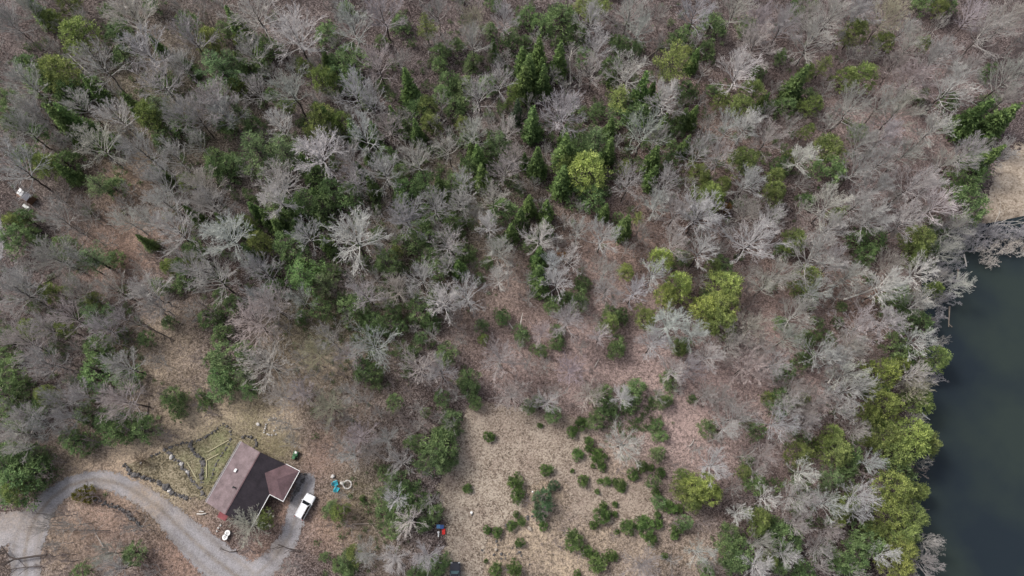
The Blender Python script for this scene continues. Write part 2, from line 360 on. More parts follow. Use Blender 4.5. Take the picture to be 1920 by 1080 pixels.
def leaves(C_, N_, size, asp, rng, tint, jit=.6):
    """rhombic leaf tufts at centres C_ with long axis about N_"""
    n = len(C_); d = N_+rng.normal(0, jit, (n, 3)); d /= np.linalg.norm(d, axis=1)[:, None]
    o = rng.normal(0, 1, (n, 3)); o -= d*(o*d).sum(1)[:, None]; o /= np.linalg.norm(o, axis=1)[:, None]
    s = (size*rng.uniform(.6, 1.3, n))[:, None]; L = d*s; Wd = o*s*asp*.5
    V = np.stack([C_-L*.35, C_+Wd+L*.15, C_+L*.65, C_-Wd+L*.15], 1).reshape(-1, 3)
    return V, np.arange(4*n).reshape(n, 4), np.repeat(tint, 4)
def leaf_mesh(name, C_, N_, size, asp, rng, tint, jit=.6):
    V, Q, T = leaves(C_, N_, size, asp, rng, tint, jit)
    return mesh_np(name, V, Q, M['leaf'], {'tint': T})
def spruce_variant(seed, h=10., r=1.75, n=30):
    rng = np.random.default_rng(seed); Cs = []; Ns = []; T = []; br = []
    for i in range(n):
        t = (i+.3)/n; z = h*(.06+.93*t); rr = r*(1-t)**.85*rng.uniform(.8, 1.12)+.08; m = int(6+8*(1-t)); a0 = rng.uniform(0, 6)
        for j in range(m):
            a = a0+6.283*j/m+rng.normal(0, .15); L = rr*rng.uniform(.65, 1.15); rad = np.array([math.cos(a), math.sin(a), 0]); side = np.array([-math.sin(a), math.cos(a), 0])
            tn = rng.uniform(0, 1); k = max(3, int(L*13))
            if i % 3 == 0: br.append(([np.array([0, 0, z]), np.array([0, 0, z])+rad*L*.8+np.array([0, 0, -.12*L])], [.02, .008]))
            u = rng.uniform(.2, 1, k); w = rng.normal(0, .13, k)*(1.2-u*.6)*max(L, .6)
            c = rad*(L*u)[:, None]+side*w[:, None]; c[:, 2] += z-.28*L*u**1.6+.12*L*u+rng.normal(0, .05, k)
            Cs.append(c); Ns.append(rad*.8+side*np.sign(w)[:, None]*.55+np.array([0, 0, .12])+np.zeros((k, 3))); T.append(np.clip(tn+rng.normal(0, .15, k), 0, 1))
    rng2 = rng
    m = leaf_mesh('spruce_crown', np.concatenate(Cs), np.concatenate(Ns), .42, .42, rng2, np.concatenate(T), .3)
    V, Q = tubes([([np.array([0, 0, -.3]), np.array([0, 0, h*.5]), np.array([0, 0, h*.96])], [.14, .08, .02])]+br, 5)
    return mesh_np('spruce_trunk', V, Q, M['bark']), m, h, r*.92
def lump_variant(seed, h=9., r=3., puffs=150, lf=26, shape='dome', psize=.48, size=.28, asp=.42, low=.2, up=.5, nl=4):
    """crown of foliage puffs on limbs; several overlapping lobes give an uneven outline"""
    rng = np.random.default_rng(seed); Cs = []; Ns = []; T = []; br = []
    lobes = [(rng.uniform(-.25, .25, 2)*r, r*rng.uniform(.68, .8), h*rng.uniform(.84, 1))]
    for k in range(nl):
        a = rng.uniform(0, 6.283); q = r*rng.uniform(.35, .6); lobes.append((np.array([math.cos(a), math.sin(a)])*q, r*rng.uniform(.4, .55), h*rng.uniform(.5, .9)))
    for i in range(puffs):
        lo = lobes[0] if rng.random() < .5 else lobes[rng.integers(len(lobes))]
        a = rng.uniform(0, 6.283); hh = lo[2]-h*low
        if shape == 'cone': t = 1-math.sqrt(rng.random()); pr = (1-t)**.8; q = lo[1]*pr*rng.uniform(.7, 1.05)+.08
        else:
            sp = rng.uniform(-.12, 1); t = max(0, .3+.7*sp) if sp > 0 else .3+sp*2; pr = math.sqrt(max(0, 1-sp*sp)); q = lo[1]*pr*rng.uniform(.85, 1.05)
        if shape != 'cone' and rng.random() < .16: t = rng.uniform(.6, .97); q = lo[1]*rng.uniform(0, .5)
        zz = h*low+hh*max(t, 0)
        c = np.array([lo[0][0]+math.cos(a)*q, lo[0][1]+math.sin(a)*q, zz+rng.normal(0, .08)])
        out = unit(np.array([math.cos(a)*pr, math.sin(a)*pr, up+(t if shape != 'cone' else .2)*.8]))
        ps = psize*rng.uniform(.6, 1.35); k = int(lf*rng.uniform(.7, 1.3)); d = rng.normal(0, 1, (k, 3)); d /= np.linalg.norm(d, axis=1)[:, None]
        d[:, 2] *= .6; d += out*.45; off = d*ps*rng.uniform(.25, 1, (k, 1))
        Cs.append(c+off); Ns.append(d+out*.5); T.append(np.clip(rng.normal(.48, .3)+rng.normal(0, .12, k), 0, 1))
        if i % 4 == 0: br.append(([np.array([lo[0][0]*.15, lo[0][1]*.15, max(zz-q*.45, h*.08)]), (np.array([0, 0, zz-.2*q])+c)/2, c], [.045, .03, .012]))
    m = leaf_mesh('foliage_crown', np.concatenate(Cs), np.concatenate(Ns), size, asp, rng, np.concatenate(T), .5)
    V, Q = tubes([([np.array([0, 0, -.3]), np.array([0.05, 0, h*.5]), np.array([0, 0.05, h*.85])], [h*.018, h*.011, .02])]+br, 5)
    return mesh_np('evergreen_trunk', V, Q, M['bark']), m, h, float(np.percentile(np.hypot(*np.concatenate(Cs)[:, :2].T), 90))
def pine_variant(seed, h=13., r=3., wh=13):
    rng = np.random.default_rng(seed); Cs = []; Ns = []; T = []; br = []
    for i in range(wh):
        t = i/(wh-1); z = h*(.32+.66*t); rr = r*(1.0-.8*t**1.6)*(.75+.35*math.sin(t*9+seed)) ; m = rng.integers(4, 7); a0 = rng.uniform(0, 6)
        for j in range(m):
            a = a0+6.283*j/m+rng.normal(0, .25); L = rr*rng.uniform(.7, 1.2); rad = np.array([math.cos(a), math.sin(a), 0]); side = np.array([-math.sin(a), math.cos(a), 0])
            br.append(([np.array([0, 0, z]), np.array([0, 0, z+.05])+rad*L*.5, np.array([0, 0, z+.3])+rad*L], [.05, .03, .01]))
            k = max(6, int(L*34)); u = rng.uniform(.25, 1.05, k); w = rng.normal(0, .24, k)*(.5+u)*.8; tn = np.clip(rng.normal(.5, .25), 0, 1)
            c = rad*(L*u)[:, None]+side*w[:, None]; c[:, 2] += z+.3*u*u+rng.normal(0, .09, k)
            Cs.append(c); Ns.append(rad*.7+side*w[:, None]*1.5+np.array([0, 0, .5])+np.zeros((k, 3))); T.append(np.clip(tn+rng.normal(0, .15, k), 0, 1))
    m = leaf_mesh('pine_crown', np.concatenate(Cs), np.concatenate(Ns), .34, .28, rng, np.concatenate(T), .55)
    V, Q = tubes([([np.array([0, 0, -.3]), np.array([0.1, 0, h*.5]), np.array([0, 0, h*.97])], [.2, .13, .03])]+br, 5)
    return mesh_np('pine_trunk', V, Q, M['bark']), m, h, float(np.percentile(np.hypot(*np.concatenate(Cs)[:, :2].T), 88))
BV = [bare_variant('bare', 10+i, h=12, r=3.5, limbs=(24, 30, 20)[i % 3], sec=7, ter=5, twg=3, crook=.11+.03*(i % 3), base=.24+.06*(i % 3), thick=.85, twig=.014, up=.15) for i in range(6)]
WV = [bare_variant('pale', 40+i, h=12, r=3.5, limbs=(26, 20, 32, 18, 24)[i], sec=7, ter=5, twg=3, crook=.10+.03*(i % 4), base=.25+.06*(i % 3), thick=.95, twig=.015, up=.12) for i in range(5)]
KV = [bare_variant('fine', 70+i, h=10, r=3.5, limbs=34, sec=6, ter=4, twg=4, crook=.09, base=.3, thick=.75, twig=.014, up=.2) for i in range(4)]
SV = [spruce_variant(100+i) for i in range(4)]
CV = [lump_variant(120+i, puffs=170, lf=30) for i in range(4)]
DV = [lump_variant(140+i, h=7., r=2.2, puffs=110, lf=26, shape='cone' if i % 2 else 'dome', psize=.42, size=.27, asp=.4, low=.08, up=.3, nl=5) for i in range(6)]
PV = [pine_variant(160+i) for i in range(3)]
JV = [lump_variant(180+i, h=1.7, r=1.3, puffs=95, lf=36, shape='dome', psize=.26, size=.2, asp=.3, low=.03, up=.9, nl=3) for i in range(3)]
# ------------------------------------------------------------ tree positions: kind x,y,radius in thirds of a photo pixel, per region of the photograph
TILES = {
(0, 0): """C430,210,100 C310,390,95 D400,470,100 D240,460,80 D340,520,70 D640,170,75 D700,200,50 C1170,210,60 D1075,150,60 S1335,150,45 S1385,180,45 D1270,180,50 C1335,222,26
P1220,380,105 P1300,340,60 D1500,280,70 D1835,170,60 C1340,480,48 D1400,380,50 D1460,360,40 C1800,440,75 D1900,420,70 D1900,350,60 C1710,370,40 C820,640,78 P900,600,60
S380,700,60 S430,690,55 D500,740,60 D600,800,60 D240,740,50 D40,680,60 P1440,840,115 P1600,850,90 D1420,700,60 P1350,640,50 C1790,690,85 C1900,680,66 D1220,860,70 D1280,940,75 D1200,940,60
D900,760,60 D1030,690,60 D150,350,60 D40,560,60 D80,640,60 D620,1040,60 P540,1030,55 C250,910,70 D350,900,70 C1050,1010,55 D960,470,40 D140,860,60 S215,60,45 C280,100,55 D600,60,40 D860,10,50 C390,30,55
D1290,720,50 C1600,600,40 D1540,540,40 D690,300,50 D1740,980,80 D1860,1060,60
B740,90,130 B450,90,60 W1440,60,150 W1660,170,150 B560,370,110 B820,290,130 B1080,210,100 B1010,340,70 B1400,260,80 B880,430,120 B1440,500,80 B1640,500,120 B1200,560,120 W640,640,92 B120,440,90 B40,100,80 B210,620,70 B460,590,70
B530,810,125 B790,830,100 B660,520,60 B1000,620,90 B1100,650,80 B1250,620,90 W1560,690,85 W1790,850,130 B1560,1000,110 B90,940,130 B60,820,70 B880,1030,110 B1140,1040,90 B980,870,90 B1110,800,70 B1850,740,60 B1000,20,60 B1120,40,60 B150,30,70 B1880,550,60 B1880,30,50 B1650,340,60 B340,800,60 B100,700,90 B130,580,70 B700,740,60""",
(640, 0): """L475,140,52 D225,220,35 D50,330,95 D30,440,60 D650,260,40 D555,300,50 D560,360,40 D840,170,40 D940,220,50 D1030,220,40 D1040,90,60 D1130,130,60 D1240,120,90 D1320,170,60 D1210,250,30 D850,10,40 L1410,20,65 L1340,30,30 L1490,20,30
S1225,340,50 S1015,350,45 S1052,400,52 S1030,460,55 S1110,310,45 S1135,460,46 C980,500,40 E990,630,42 S1075,700,52 C935,580,28 S385,500,52 D420,580,60 C500,600,55 D380,700,60 C500,700,55
D600,440,60 D680,470,55 D820,460,50 D740,340,50 D640,570,60 D570,540,50 C690,690,45 D700,760,50 P890,790,58 D840,850,60 S770,890,45 S790,990,46 D325,980,45 D350,1050,60 D720,930,60 D480,1040,80 D620,1040,60 D250,860,50 S1100,920,50
S1255,850,60 D1340,820,80 P1430,770,70 S1510,720,36 S1500,850,42 G1410,970,115 C1250,920,50 S1240,1020,55 L1570,530,62 S1680,530,55 D1600,610,105 D1700,640,60 D1440,620,40 L1860,340,88 D1380,330,50 D1500,390,60 D1560,250,50 D1640,270,40 D1540,210,30
S1750,900,52 D1850,900,50 S1745,1000,40 D1870,830,40 C1600,940,36 D1880,700,50 D1720,800,30 D330,110,50 D20,40,40 D1890,210,40
B60,120,100 B230,50,100 B540,50,80 B680,30,60 Y740,130,88 W920,90,75 B590,230,60 B210,340,90 B740,230,80 B880,450,80 B780,520,80 W1190,400,40 B70,500,90 B160,560,90 W370,650,55 B530,690,60 W130,760,105 K270,710,80 B430,890,105 B230,950,90 W680,1010,70 B740,740,70 B920,720,70 B600,820,80
B1250,620,118 B1410,90,80 B1440,240,80 B1620,60,100 B1680,150,70 B1420,370,70 B1620,380,110 W1820,540,95 B1700,740,100 B1790,770,70 B1610,1030,80 B1840,1010,80 B1540,360,60 K970,870,70 B40,620,60 B40,860,80 B60,990,80 B320,340,50 B560,580,60 K920,950,80 B1050,560,50 B1560,150,60 B1800,60,60 K1880,620,60""",
(1280, 0): """D660,40,68 D160,130,85 D30,180,50 C1460,40,45 D1370,10,55 C1130,220,55 C960,190,70 D370,130,50 C700,400,45 S640,470,55 C1010,430,66 C920,430,55 D730,530,60 C720,580,55 D570,590,60 L800,360,35 D440,390,40 D550,300,40
C400,530,66 C320,590,66 C210,560,45 D190,500,40 L10,290,36 D30,500,50 C360,880,78 C690,740,36 C840,830,78 D800,940,85 C600,890,42 D570,920,50 C80,970,66 C160,1070,55 C230,1050,46 C510,990,46 C510,1060,55
D1500,580,50 D1350,530,40 S1630,660,70 S1750,700,80 S1820,650,45 D1720,570,50 D1650,950,85 D1580,1040,85 S1700,900,50 D990,730,50 C1350,240,36 D1730,400,40 D140,280,50 D1500,20,50
B80,60,100 B290,60,90 B440,80,80 W310,400,115 B430,220,110 B560,140,90 B740,210,110 B850,60,90 B1000,60,90 Y1150,90,110 B1080,280,60 K700,70,70 B1280,250,80 K1300,450,110 B1450,300,100 B1700,180,120 B1850,100,90 B1650,60,70 B1850,420,110 B1500,500,120 B1600,400,80 B930,620,110 B1130,580,80 B1220,630,105 W1420,720,85 B1150,750,90
B1020,780,90 W680,880,78 B250,720,78 W370,700,78 B490,780,80 B160,680,60 B100,850,90 B210,880,80 B370,1020,80 B30,1040,60 B620,680,60 B480,620,60 B1270,850,80 B1130,900,80 B980,960,90 B1600,850,90 B1500,900,80 B1700,820,60 B1820,850,70 B1300,1030,100 B1090,1030,80 B1400,1040,80 B1890,220,60 B1840,540,80 K1200,370,70 K1500,400,60 B1250,150,70 K1450,140,60 B820,500,60 K800,640,50""",
(0, 360): """C70,170,50 D150,150,58 D190,230,50 D370,320,66 D640,370,45 P520,370,70 D80,280,75 C290,550,55 C530,620,45 P540,690,75 C160,760,50 L365,770,42 D20,810,50 D560,900,78 D540,1000,105 D700,1040,66 D10,900,60 D60,1050,85 D810,820,42 D690,790,36
C950,400,45 C1100,370,45 D1080,320,55 D900,510,55 D1030,500,55 D1000,430,55 C1380,190,55 C1470,280,64 D1640,290,85 D1600,90,60 D1820,80,80 D1700,50,75 D1640,190,50 D1560,60,60 X1700,460,88 P1810,500,60 D1870,450,50 D1300,640,50 D1230,590,40 D1700,700,40 D1820,650,60
D1300,950,90 D1370,890,50 D1190,940,48 D1250,1030,78 P1370,1030,46 N1330,470,46 D950,730,36 D1160,690,60 D1240,800,55 D1530,530,55
W1560,30,100 B920,40,90 B1160,60,110 W970,210,125 W1280,250,125 B330,150,80 B710,150,80 B820,150,70 B300,360,105 B60,560,125 B120,500,70 B1080,440,90 B1200,480,115 W1400,400,58 W1730,240,85 B1480,440,90 B450,390,70 B100,850,105 B230,950,90 B230,750,80 B820,560,105 B640,550,90 B560,760,80 K1430,730,135 K1540,640,105
K1500,970,135 Y1780,900,105 B1850,830,80 B1690,610,70 B1450,590,70 B690,980,85 B640,840,60 B660,690,70 B380,700,80 B430,560,70 B980,310,70 K880,640,80 B1340,360,60 B1120,640,50 B1900,950,60 B150,600,60 B30,420,70 B700,60,60 B480,80,60 B900,960,60""",
(640, 360): """W60,250,165 D40,30,65 D320,20,50 C310,330,36 D390,290,85 D440,210,60 D500,150,40 D460,100,40 D620,160,58 D910,90,68 D520,380,60 D560,440,60 D630,350,60 D500,260,60 S1055,75,40 S1005,155,42 S955,230,38 S1150,195,42 D1060,290,50 S1115,365,46 S1110,470,52 S1120,530,46
D1360,500,40 D1320,590,66 D1200,630,48 D1270,600,40 D1000,800,50 D910,700,38 D790,760,38 C800,830,28 D1110,890,42 D1215,780,38 D1210,840,38 D590,900,58 D720,1050,58 D1380,30,95 S1480,110,32 S1590,200,46 L1670,140,30 D1560,150,30
G1605,440,50 G1790,360,74 G1890,540,84 G1840,595,74 C1700,700,60 D1520,680,48 C1500,730,52 D1580,690,40 D1540,860,56 D260,420,70 D230,390,40 D330,750,40 D160,740,60 D250,740,50 D60,660,78 D120,990,60 D200,1010,50 D460,640,75 D300,660,50 D500,720,50 D20,590,40 D1900,380,50
O1245,360,32 C1890,870,45 D1860,1050,50 D770,480,30 D700,340,40 D820,390,30 D440,820,35
B370,140,105 B520,60,90 B690,50,80 W820,180,66 B860,40,80 B590,270,90 B540,200,60 W600,410,60 B430,470,90 B300,530,80 W410,570,56 W570,600,95 W710,570,105 B880,330,80 K850,300,60 W1110,240,95 B1130,60,60 W1330,210,66 W1470,240,95 B1680,210,60 W1780,60,76 B1890,100,90 B1880,280,80 B1350,90,50 B940,470,60 W880,480,66 B1040,490,66 W1180,400,66 W1290,380,76 B1360,420,50
W1210,510,86 K1050,590,58 B1480,450,76 B1500,540,76 W1760,450,84 W1650,560,78 B1540,600,58 B1270,720,86 Z1120,790,76 W1460,800,58 W1850,740,105 B1760,850,86 B130,560,86 W410,770,40 B190,870,115 B340,870,58 Z440,980,115 B560,1020,86 K890,940,96 B80,380,58 B60,480,68 B190,480,68 B40,720,58 B300,240,58 B760,120,58 B1600,320,58 B1430,380,48 W1880,1000,76 K1290,1000,76 B700,140,58 B200,150,68 B40,900,76""",
(1280, 360): """C140,30,75 C520,20,55 O245,80,26 D700,40,40 C860,120,44 L915,95,22 C650,260,66 D590,320,48 D1060,270,85 D1040,340,55 C1350,280,85 C1300,330,66 D1390,330,55 D1460,240,48 D1410,170,38 D1600,60,100 D1400,400,30
G250,520,92 C170,430,46 G15,520,35 G110,650,86 G230,650,106 C200,740,86 C680,500,76 D700,590,58 D1230,560,76 D1180,640,66 D1350,720,58 D1260,700,56 C1420,540,44 D750,730,38 D720,800,58 D560,740,38 D1060,480,28
G1130,1010,95 G1230,960,58 C1420,940,66 D1320,940,58 D1210,860,76 D820,830,48 D690,920,58 D590,1020,48 D130,570,38 D230,410,58 D20,370,38 D900,640,28 D880,730,28 D10,870,48
W100,110,125 B310,30,70 K370,110,80 W510,130,78 W390,260,145 W110,330,95 B210,330,60 B850,60,105 B1000,50,80 W1080,130,105 B830,190,88 B1250,160,88 B1200,240,60 W1440,60,105 B1340,120,70 K1180,30,60 B750,370,135 B850,400,88 B950,470,88 B540,460,98 B390,450,70 B480,520,78 W1340,450,88 K1170,400,78
W1150,530,105 W1330,620,76 B650,690,98 B600,820,78 B740,560,78 B1000,560,68 B110,500,58 W60,790,78 W150,910,88 B30,990,78 K1000,760,115 B970,830,78 W1160,730,86 W1330,830,86 B1430,850,56 B790,900,96 B880,940,86 W930,1020,96 W1300,1020,92 K380,760,86 K280,850,96 K440,880,86 K370,980,106 B520,960,86 K950,880,78 B1500,300,76 W1590,510,60 B1560,190,76 W1440,600,40 B1480,470,60""",
(0, 720): """D60,70,95 D80,190,78 C250,60,52 D470,160,56 D200,150,50 D600,200,78 D640,280,70 D790,260,76 D760,210,48 D440,320,66 D400,290,56 D950,80,56 D1000,160,44 D1035,75,30 D1140,110,33 D1110,60,30 D1240,30,68 X1390,30,50
D60,460,105 D100,560,125 D200,480,76 D170,400,58 C80,600,62 D230,400,50 D30,380,58 U480,625,52 D745,950,55 D470,1055,48 C1480,760,44 D1860,710,46 C1900,720,40 D1900,1020,38 D1820,980,28 N800,435,55 Y1850,130,105
B60,110,60 B140,180,78 B330,80,98 B450,60,78 B690,90,125 B230,230,88 B60,270,105 B370,190,78 B100,350,88 B350,270,58 B660,180,68 B180,300,58 B560,40,68 B400,790,66 K300,740,48 K250,800,58 Q1400,790,115 K1560,200,56 K1620,240,66 K1580,60,96 K1700,50,78 B1900,330,68 B1850,230,68 K1640,330,58 B600,960,78 B650,1040,78 K760,800,58 B1610,1040,58 B500,830,48 B850,1060,58 B300,900,58 B1880,400,48""",
(640, 720): """D720,30,48 D750,100,46 D560,90,46 D290,110,46 D480,160,28 D620,190,48 D640,240,48 D550,260,48 D600,290,48 D440,330,46 D390,330,38 D540,370,92 D490,420,80 D580,430,56 J828,290,38 J710,592,30 J1153,480,40 J1362,545,36 J985,545,50 J995,630,45 T1200,575,38 T1140,650,66 T1125,720,48 J1130,800,33 J985,730,22
D245,500,38 D310,540,58 D370,590,58 D240,640,48 D400,640,48 D260,730,66 D340,730,66 D430,700,48 D525,725,44 D455,790,40 D300,820,46 D450,640,38 C20,700,25 J120,640,20 D1060,110,56 D1190,160,56 D1110,90,38 D1480,60,56 D1540,130,56 D1640,80,76 D1660,30,56 D1790,90,56 D1840,80,38 D1430,200,56 D1480,160,48 J1340,230,46 J1300,270,36
D1780,240,48 D1800,300,48 D1790,390,48 D1760,555,48 J1790,500,33 D1790,660,46 J1850,690,42 J1770,610,28 J1900,700,28 J1390,330,33 J1395,370,28 J1325,400,38 J1450,410,48 J1465,470,28 J1490,550,28 J1565,560,38 J1575,590,23 J1640,500,42 J1690,460,38 J1740,470,23 J1450,545,20 J1440,605,17 J1535,550,19
J1460,730,56 J1475,680,26 J1420,790,28 J1540,680,19 J1540,735,19 J1610,810,48 J1700,810,66 J1770,780,38 J1775,740,23 J1740,880,38 J1890,810,42 J1870,850,28 J1300,880,62 J1380,945,38 J1450,1000,62 J1520,960,38 J1545,830,19 J1010,895,33 J1015,770,28 J960,800,33 J880,835,33 J820,815,28 J975,1030,48 J865,1040,42 J810,995,14 J1330,1065,28 J1820,970,23 J1415,460,15 J1295,490,15 J1115,230,19
C1900,600,46 D540,1010,56 D480,1030,48 D40,1000,56 C80,960,46 D420,1050,48 D30,1050,38
K960,60,105 W1160,90,76 K1220,50,66 B1070,110,58 K1400,60,86 W1580,70,66 Z1590,330,122 B330,440,86 B260,580,56 W300,640,76 W380,770,92 B490,660,66 W550,650,32 W620,230,46 K200,160,58 B440,130,58 B130,100,66 B60,60,78 K100,300,105 K170,380,78 B60,400,78 B240,300,78 B490,500,48 B150,960,78 W300,980,86 W480,980,92 B430,230,56 B1890,30,48 B1780,60,58 K1700,1020,115 K1870,1000,58 B40,190,58 W380,270,46 B120,900,48 B640,60,58 B560,180,48 B20,620,48""",
(1280, 720): """G1150,130,95 C1060,170,55 G1290,310,120 C1370,330,66 C1210,380,84 C1120,290,74 G1210,600,105 G1190,700,92 C1290,740,70 G1250,920,86 G1220,1010,84 C1230,820,74 D1230,490,74 D1090,230,56 C1340,100,74 D1100,20,56 C1350,600,54 C850,270,55 C860,370,74 C780,340,45 C670,400,70 C1040,310,36 D910,470,56 P840,530,56 D950,400,56 C940,650,55 C900,700,46 G890,775,36
C1100,800,55 D1020,880,86 D960,970,86 D1010,1030,76 D1090,850,56 D880,1000,56 G110,560,84 G60,620,76 G150,630,76 C60,680,46 C20,520,46 C430,760,56 D580,860,86 D620,910,56 D500,820,48 D300,830,56 D260,880,66 D320,950,76 D280,1000,56 C470,980,46 D550,1010,48 D700,1060,56 C430,820,46
D150,250,48 D410,270,46 C680,90,36 D560,100,74 C480,70,36 D60,85,24 C340,500,36 D370,440,36 D420,560,56 D130,1060,48 D10,780,38 D650,290,48
K130,60,76 K230,80,96 B300,190,115 W260,240,76 B540,220,115 B600,130,96 B690,230,86 K760,100,86 B900,150,86 B950,30,105 B1000,250,76 W860,40,56 W190,450,105 B370,400,66 K470,400,86 K430,490,66 W690,490,86 W1080,440,66 K300,590,58 W480,640,76 B620,640,105 W820,680,96 B700,650,76 W1010,640,105 W990,730,58 W330,730,66 B650,790,76 K840,820,76 K780,930,86 B440,880,76 W420,1020,86 W600,960,76 W100,950,86 B150,1010,66 W1150,960,76 W1400,890,56 B1390,1020,86 W1430,920,50
B960,1060,66 B800,1040,58 B1350,440,56 B1310,190,56 Y1300,20,84 K560,310,66 K80,370,58 K190,310,58 B520,130,58 K620,40,76 K730,30,48 K700,160,76"""}
KIND = {  # code: (name, category, variants, height rule, anchor, colour, phrase, group, colour jitter)
 'B': ('bare_tree', 'bare tree', BV, lambda r: min(max(2.6*r+4, 5), 15), .68, (.43, .41, .385), 'grey bare tree', 'leafless trees of the wood'),
 'W': ('bare_tree', 'bare tree', WV, lambda r: min(max(2.5*r+5, 6), 16), .68, (.56, .54, .515), 'pale spreading bare tree', 'leafless trees of the wood'),
 'Z': ('bare_tree', 'bare tree', WV, lambda r: min(max(2.2*r+4, 5), 13), .66, (.52, .475, .44), 'pale finely twigged bare tree', 'leafless trees of the wood'),
 'K': ('bare_tree', 'bare tree', KV, lambda r: min(max(2.2*r+3, 5), 12), .66, (.43, .385, .36), 'pinkish finely twigged bare tree', 'leafless trees of the wood'),
 'Y': ('bare_tree', 'bare tree', KV, lambda r: min(max(2.2*r+4, 5), 13), .66, (.40, .37, .27), 'yellowish finely twigged bare tree', 'leafless trees of the wood'),
 'Q': ('bare_tree', 'bare tree', KV, lambda r: 7, .62, (.40, .40, .33), 'grey-green lichen-covered bare tree', 'leafless trees of the wood'),
 'S': ('spruce_tree', 'spruce', SV, lambda r: min(max(5.6*r, 5), 14), .45, (.14, .21, .072), 'narrow dark green spruce', 'spruces among the bare trees'),
 'E': ('spruce_tree', 'spruce', SV, lambda r: min(max(5.6*r, 5), 14), .45, (.11, .14, .08), 'bluish green narrow spruce', 'spruces among the bare trees'),
 'C': ('cedar_tree', 'cedar', CV, lambda r: min(max(2.2*r+2.5, 3.5), 11), .58, (.21, .26, .088), 'olive green cedar', 'rounded cedars'),
 'G': ('cedar_tree', 'cedar', CV, lambda r: min(max(2.2*r+3, 4), 12), .62, (.27, .32, .10), 'bright yellow-green cedar', 'rounded cedars'),
 'D': ('young_evergreen', 'evergreen', DV, lambda r: min(max(2.2*r+1, 1.6), 8), .5, (.155, .225, .092), 'dark green bushy evergreen', 'bushy evergreens of the understorey'),
 'L': ('pine_tree', 'pine', PV, lambda r: min(max(3.4*r+3, 5), 14), .68, (.25, .31, .10), 'lime green pine', 'pines of the wood'),
 'X': ('pine_tree', 'pine', PV, lambda r: min(max(3.*r+2, 4), 12), .66, (.135, .215, .08), 'bright green pine', 'pines of the wood'),
 'P': ('pine_tree', 'pine', PV, lambda r: min(max(3.*r+3, 5), 13), .66, (.155, .22, .10), 'soft green pine', 'pines of the wood'),
 'J': ('juniper_shrub', 'juniper', JV, lambda r: 1.35*r+.2, .4, (.14, .215, .07), 'round green juniper shrub', 'junipers around the meadow'),
 'T': ('juniper_shrub', 'juniper', JV, lambda r: 1.35*r+.3, .4, (.12, .19, .10), 'bluish green juniper shrub', 'junipers around the meadow'),
 'U': ('juniper_shrub', 'juniper', JV, lambda r: 1.3*r+.3, .4, (.17, .18, .03), 'yellow-green round shrub', 'junipers around the meadow'),
 'O': ('young_evergreen', 'evergreen', DV, lambda r: 4, .5, (.28, .15, .05), 'rusty orange sapling', 'bushy evergreens of the understorey'),
 'N': ('brown_shrub', 'shrub', KV, lambda r: 2.2, .5, (.10, .07, .05), 'dark brown round leafless shrub', None)}
used = set(); TREES = []
def place_words(px, py):
    if math.hypot(px-470, py-895) < 90: return 'beside the brown-roofed house'
    if px > 1640 and py > 430: return ('lower' if py > 850 else 'middle' if py > 640 else 'upper')+' pond bank'
    if 700 < px < 862 and py > 750: return 'left edge of the meadow'
    if 860 <= px < 1260 and py > 760: return ('left' if px < 1000 else 'middle' if px < 1130 else 'right')+(' upper' if py < 900 else ' lower')+' meadow'
    if px < 420 and py > 880: return 'near the gravel drive'
    if 560 < px < 720 and py > 850: return 'right of the gravel drive'
    v = ('top edge', 'upper', 'upper-middle', 'middle', 'lower-middle', 'lower', 'bottom')[min(6, int(py/154.3))]
    h = ('far-left', 'left', 'centre-left', 'central', 'centre-right', 'right', 'far-right')[min(6, int(px/274.3))]
    return f'{v} {h} wood'
SHORT = dict(B='grey bare tree', W='pale bare tree', Z='pale bare tree', K='pinkish bare tree', Y='yellowish bare tree', Q='lichen-covered tree', S='spruce', E='bluish spruce', C='olive cedar', G='yellow-green cedar', D='dark evergreen', L='lime pine', X='bright pine', P='soft green pine', J='juniper', T='bluish juniper', U='yellow-green shrub', O='rusty sapling', N='brown shrub')
def label_for(phrase, px, py, code):
    pl = place_words(px, py)
    near = sorted(((math.hypot(t[1]-px, t[2]-py), t) for t in SHOWN if (t[1], t[2]) != (px, py)), key=lambda q: q[0])[:9]
    out = []
    for d, t in near:
        dx, dy = px-t[1], py-t[2]
        w = ('right of' if dx > 0 else 'left of') if abs(dx) > 2.2*abs(dy) else ('below' if dy > 0 else 'above') if abs(dy) > 2.2*abs(dx) else ('lower' if dy > 0 else 'upper')+(' right of' if dx > 0 else ' left of')
        sz = 'big ' if t[3] > 33 else 'small ' if t[3] < 17 else ''
        out.append((w, sz+SHORT[t[0]]))
    for w, n in out[:5]:
        L = f'{phrase} {w} {n}, {pl}'
        if L not in used and len(L.split()) <= 16: used.add(L); return L
    for i in range(len(out)):
        for j in range(i+1, len(out)):
            L = f'{phrase} {out[i][0]} {out[i][1]}, {out[j][0]} {out[j][1]}, {pl}'
            if L not in used and len(L.split()) <= 16: used.add(L); return L
    if ' bushy' in phrase: return label_for(phrase.replace(' bushy', ''), px, py, code)
    print('LABEL CLASH', phrase, px, py); return L
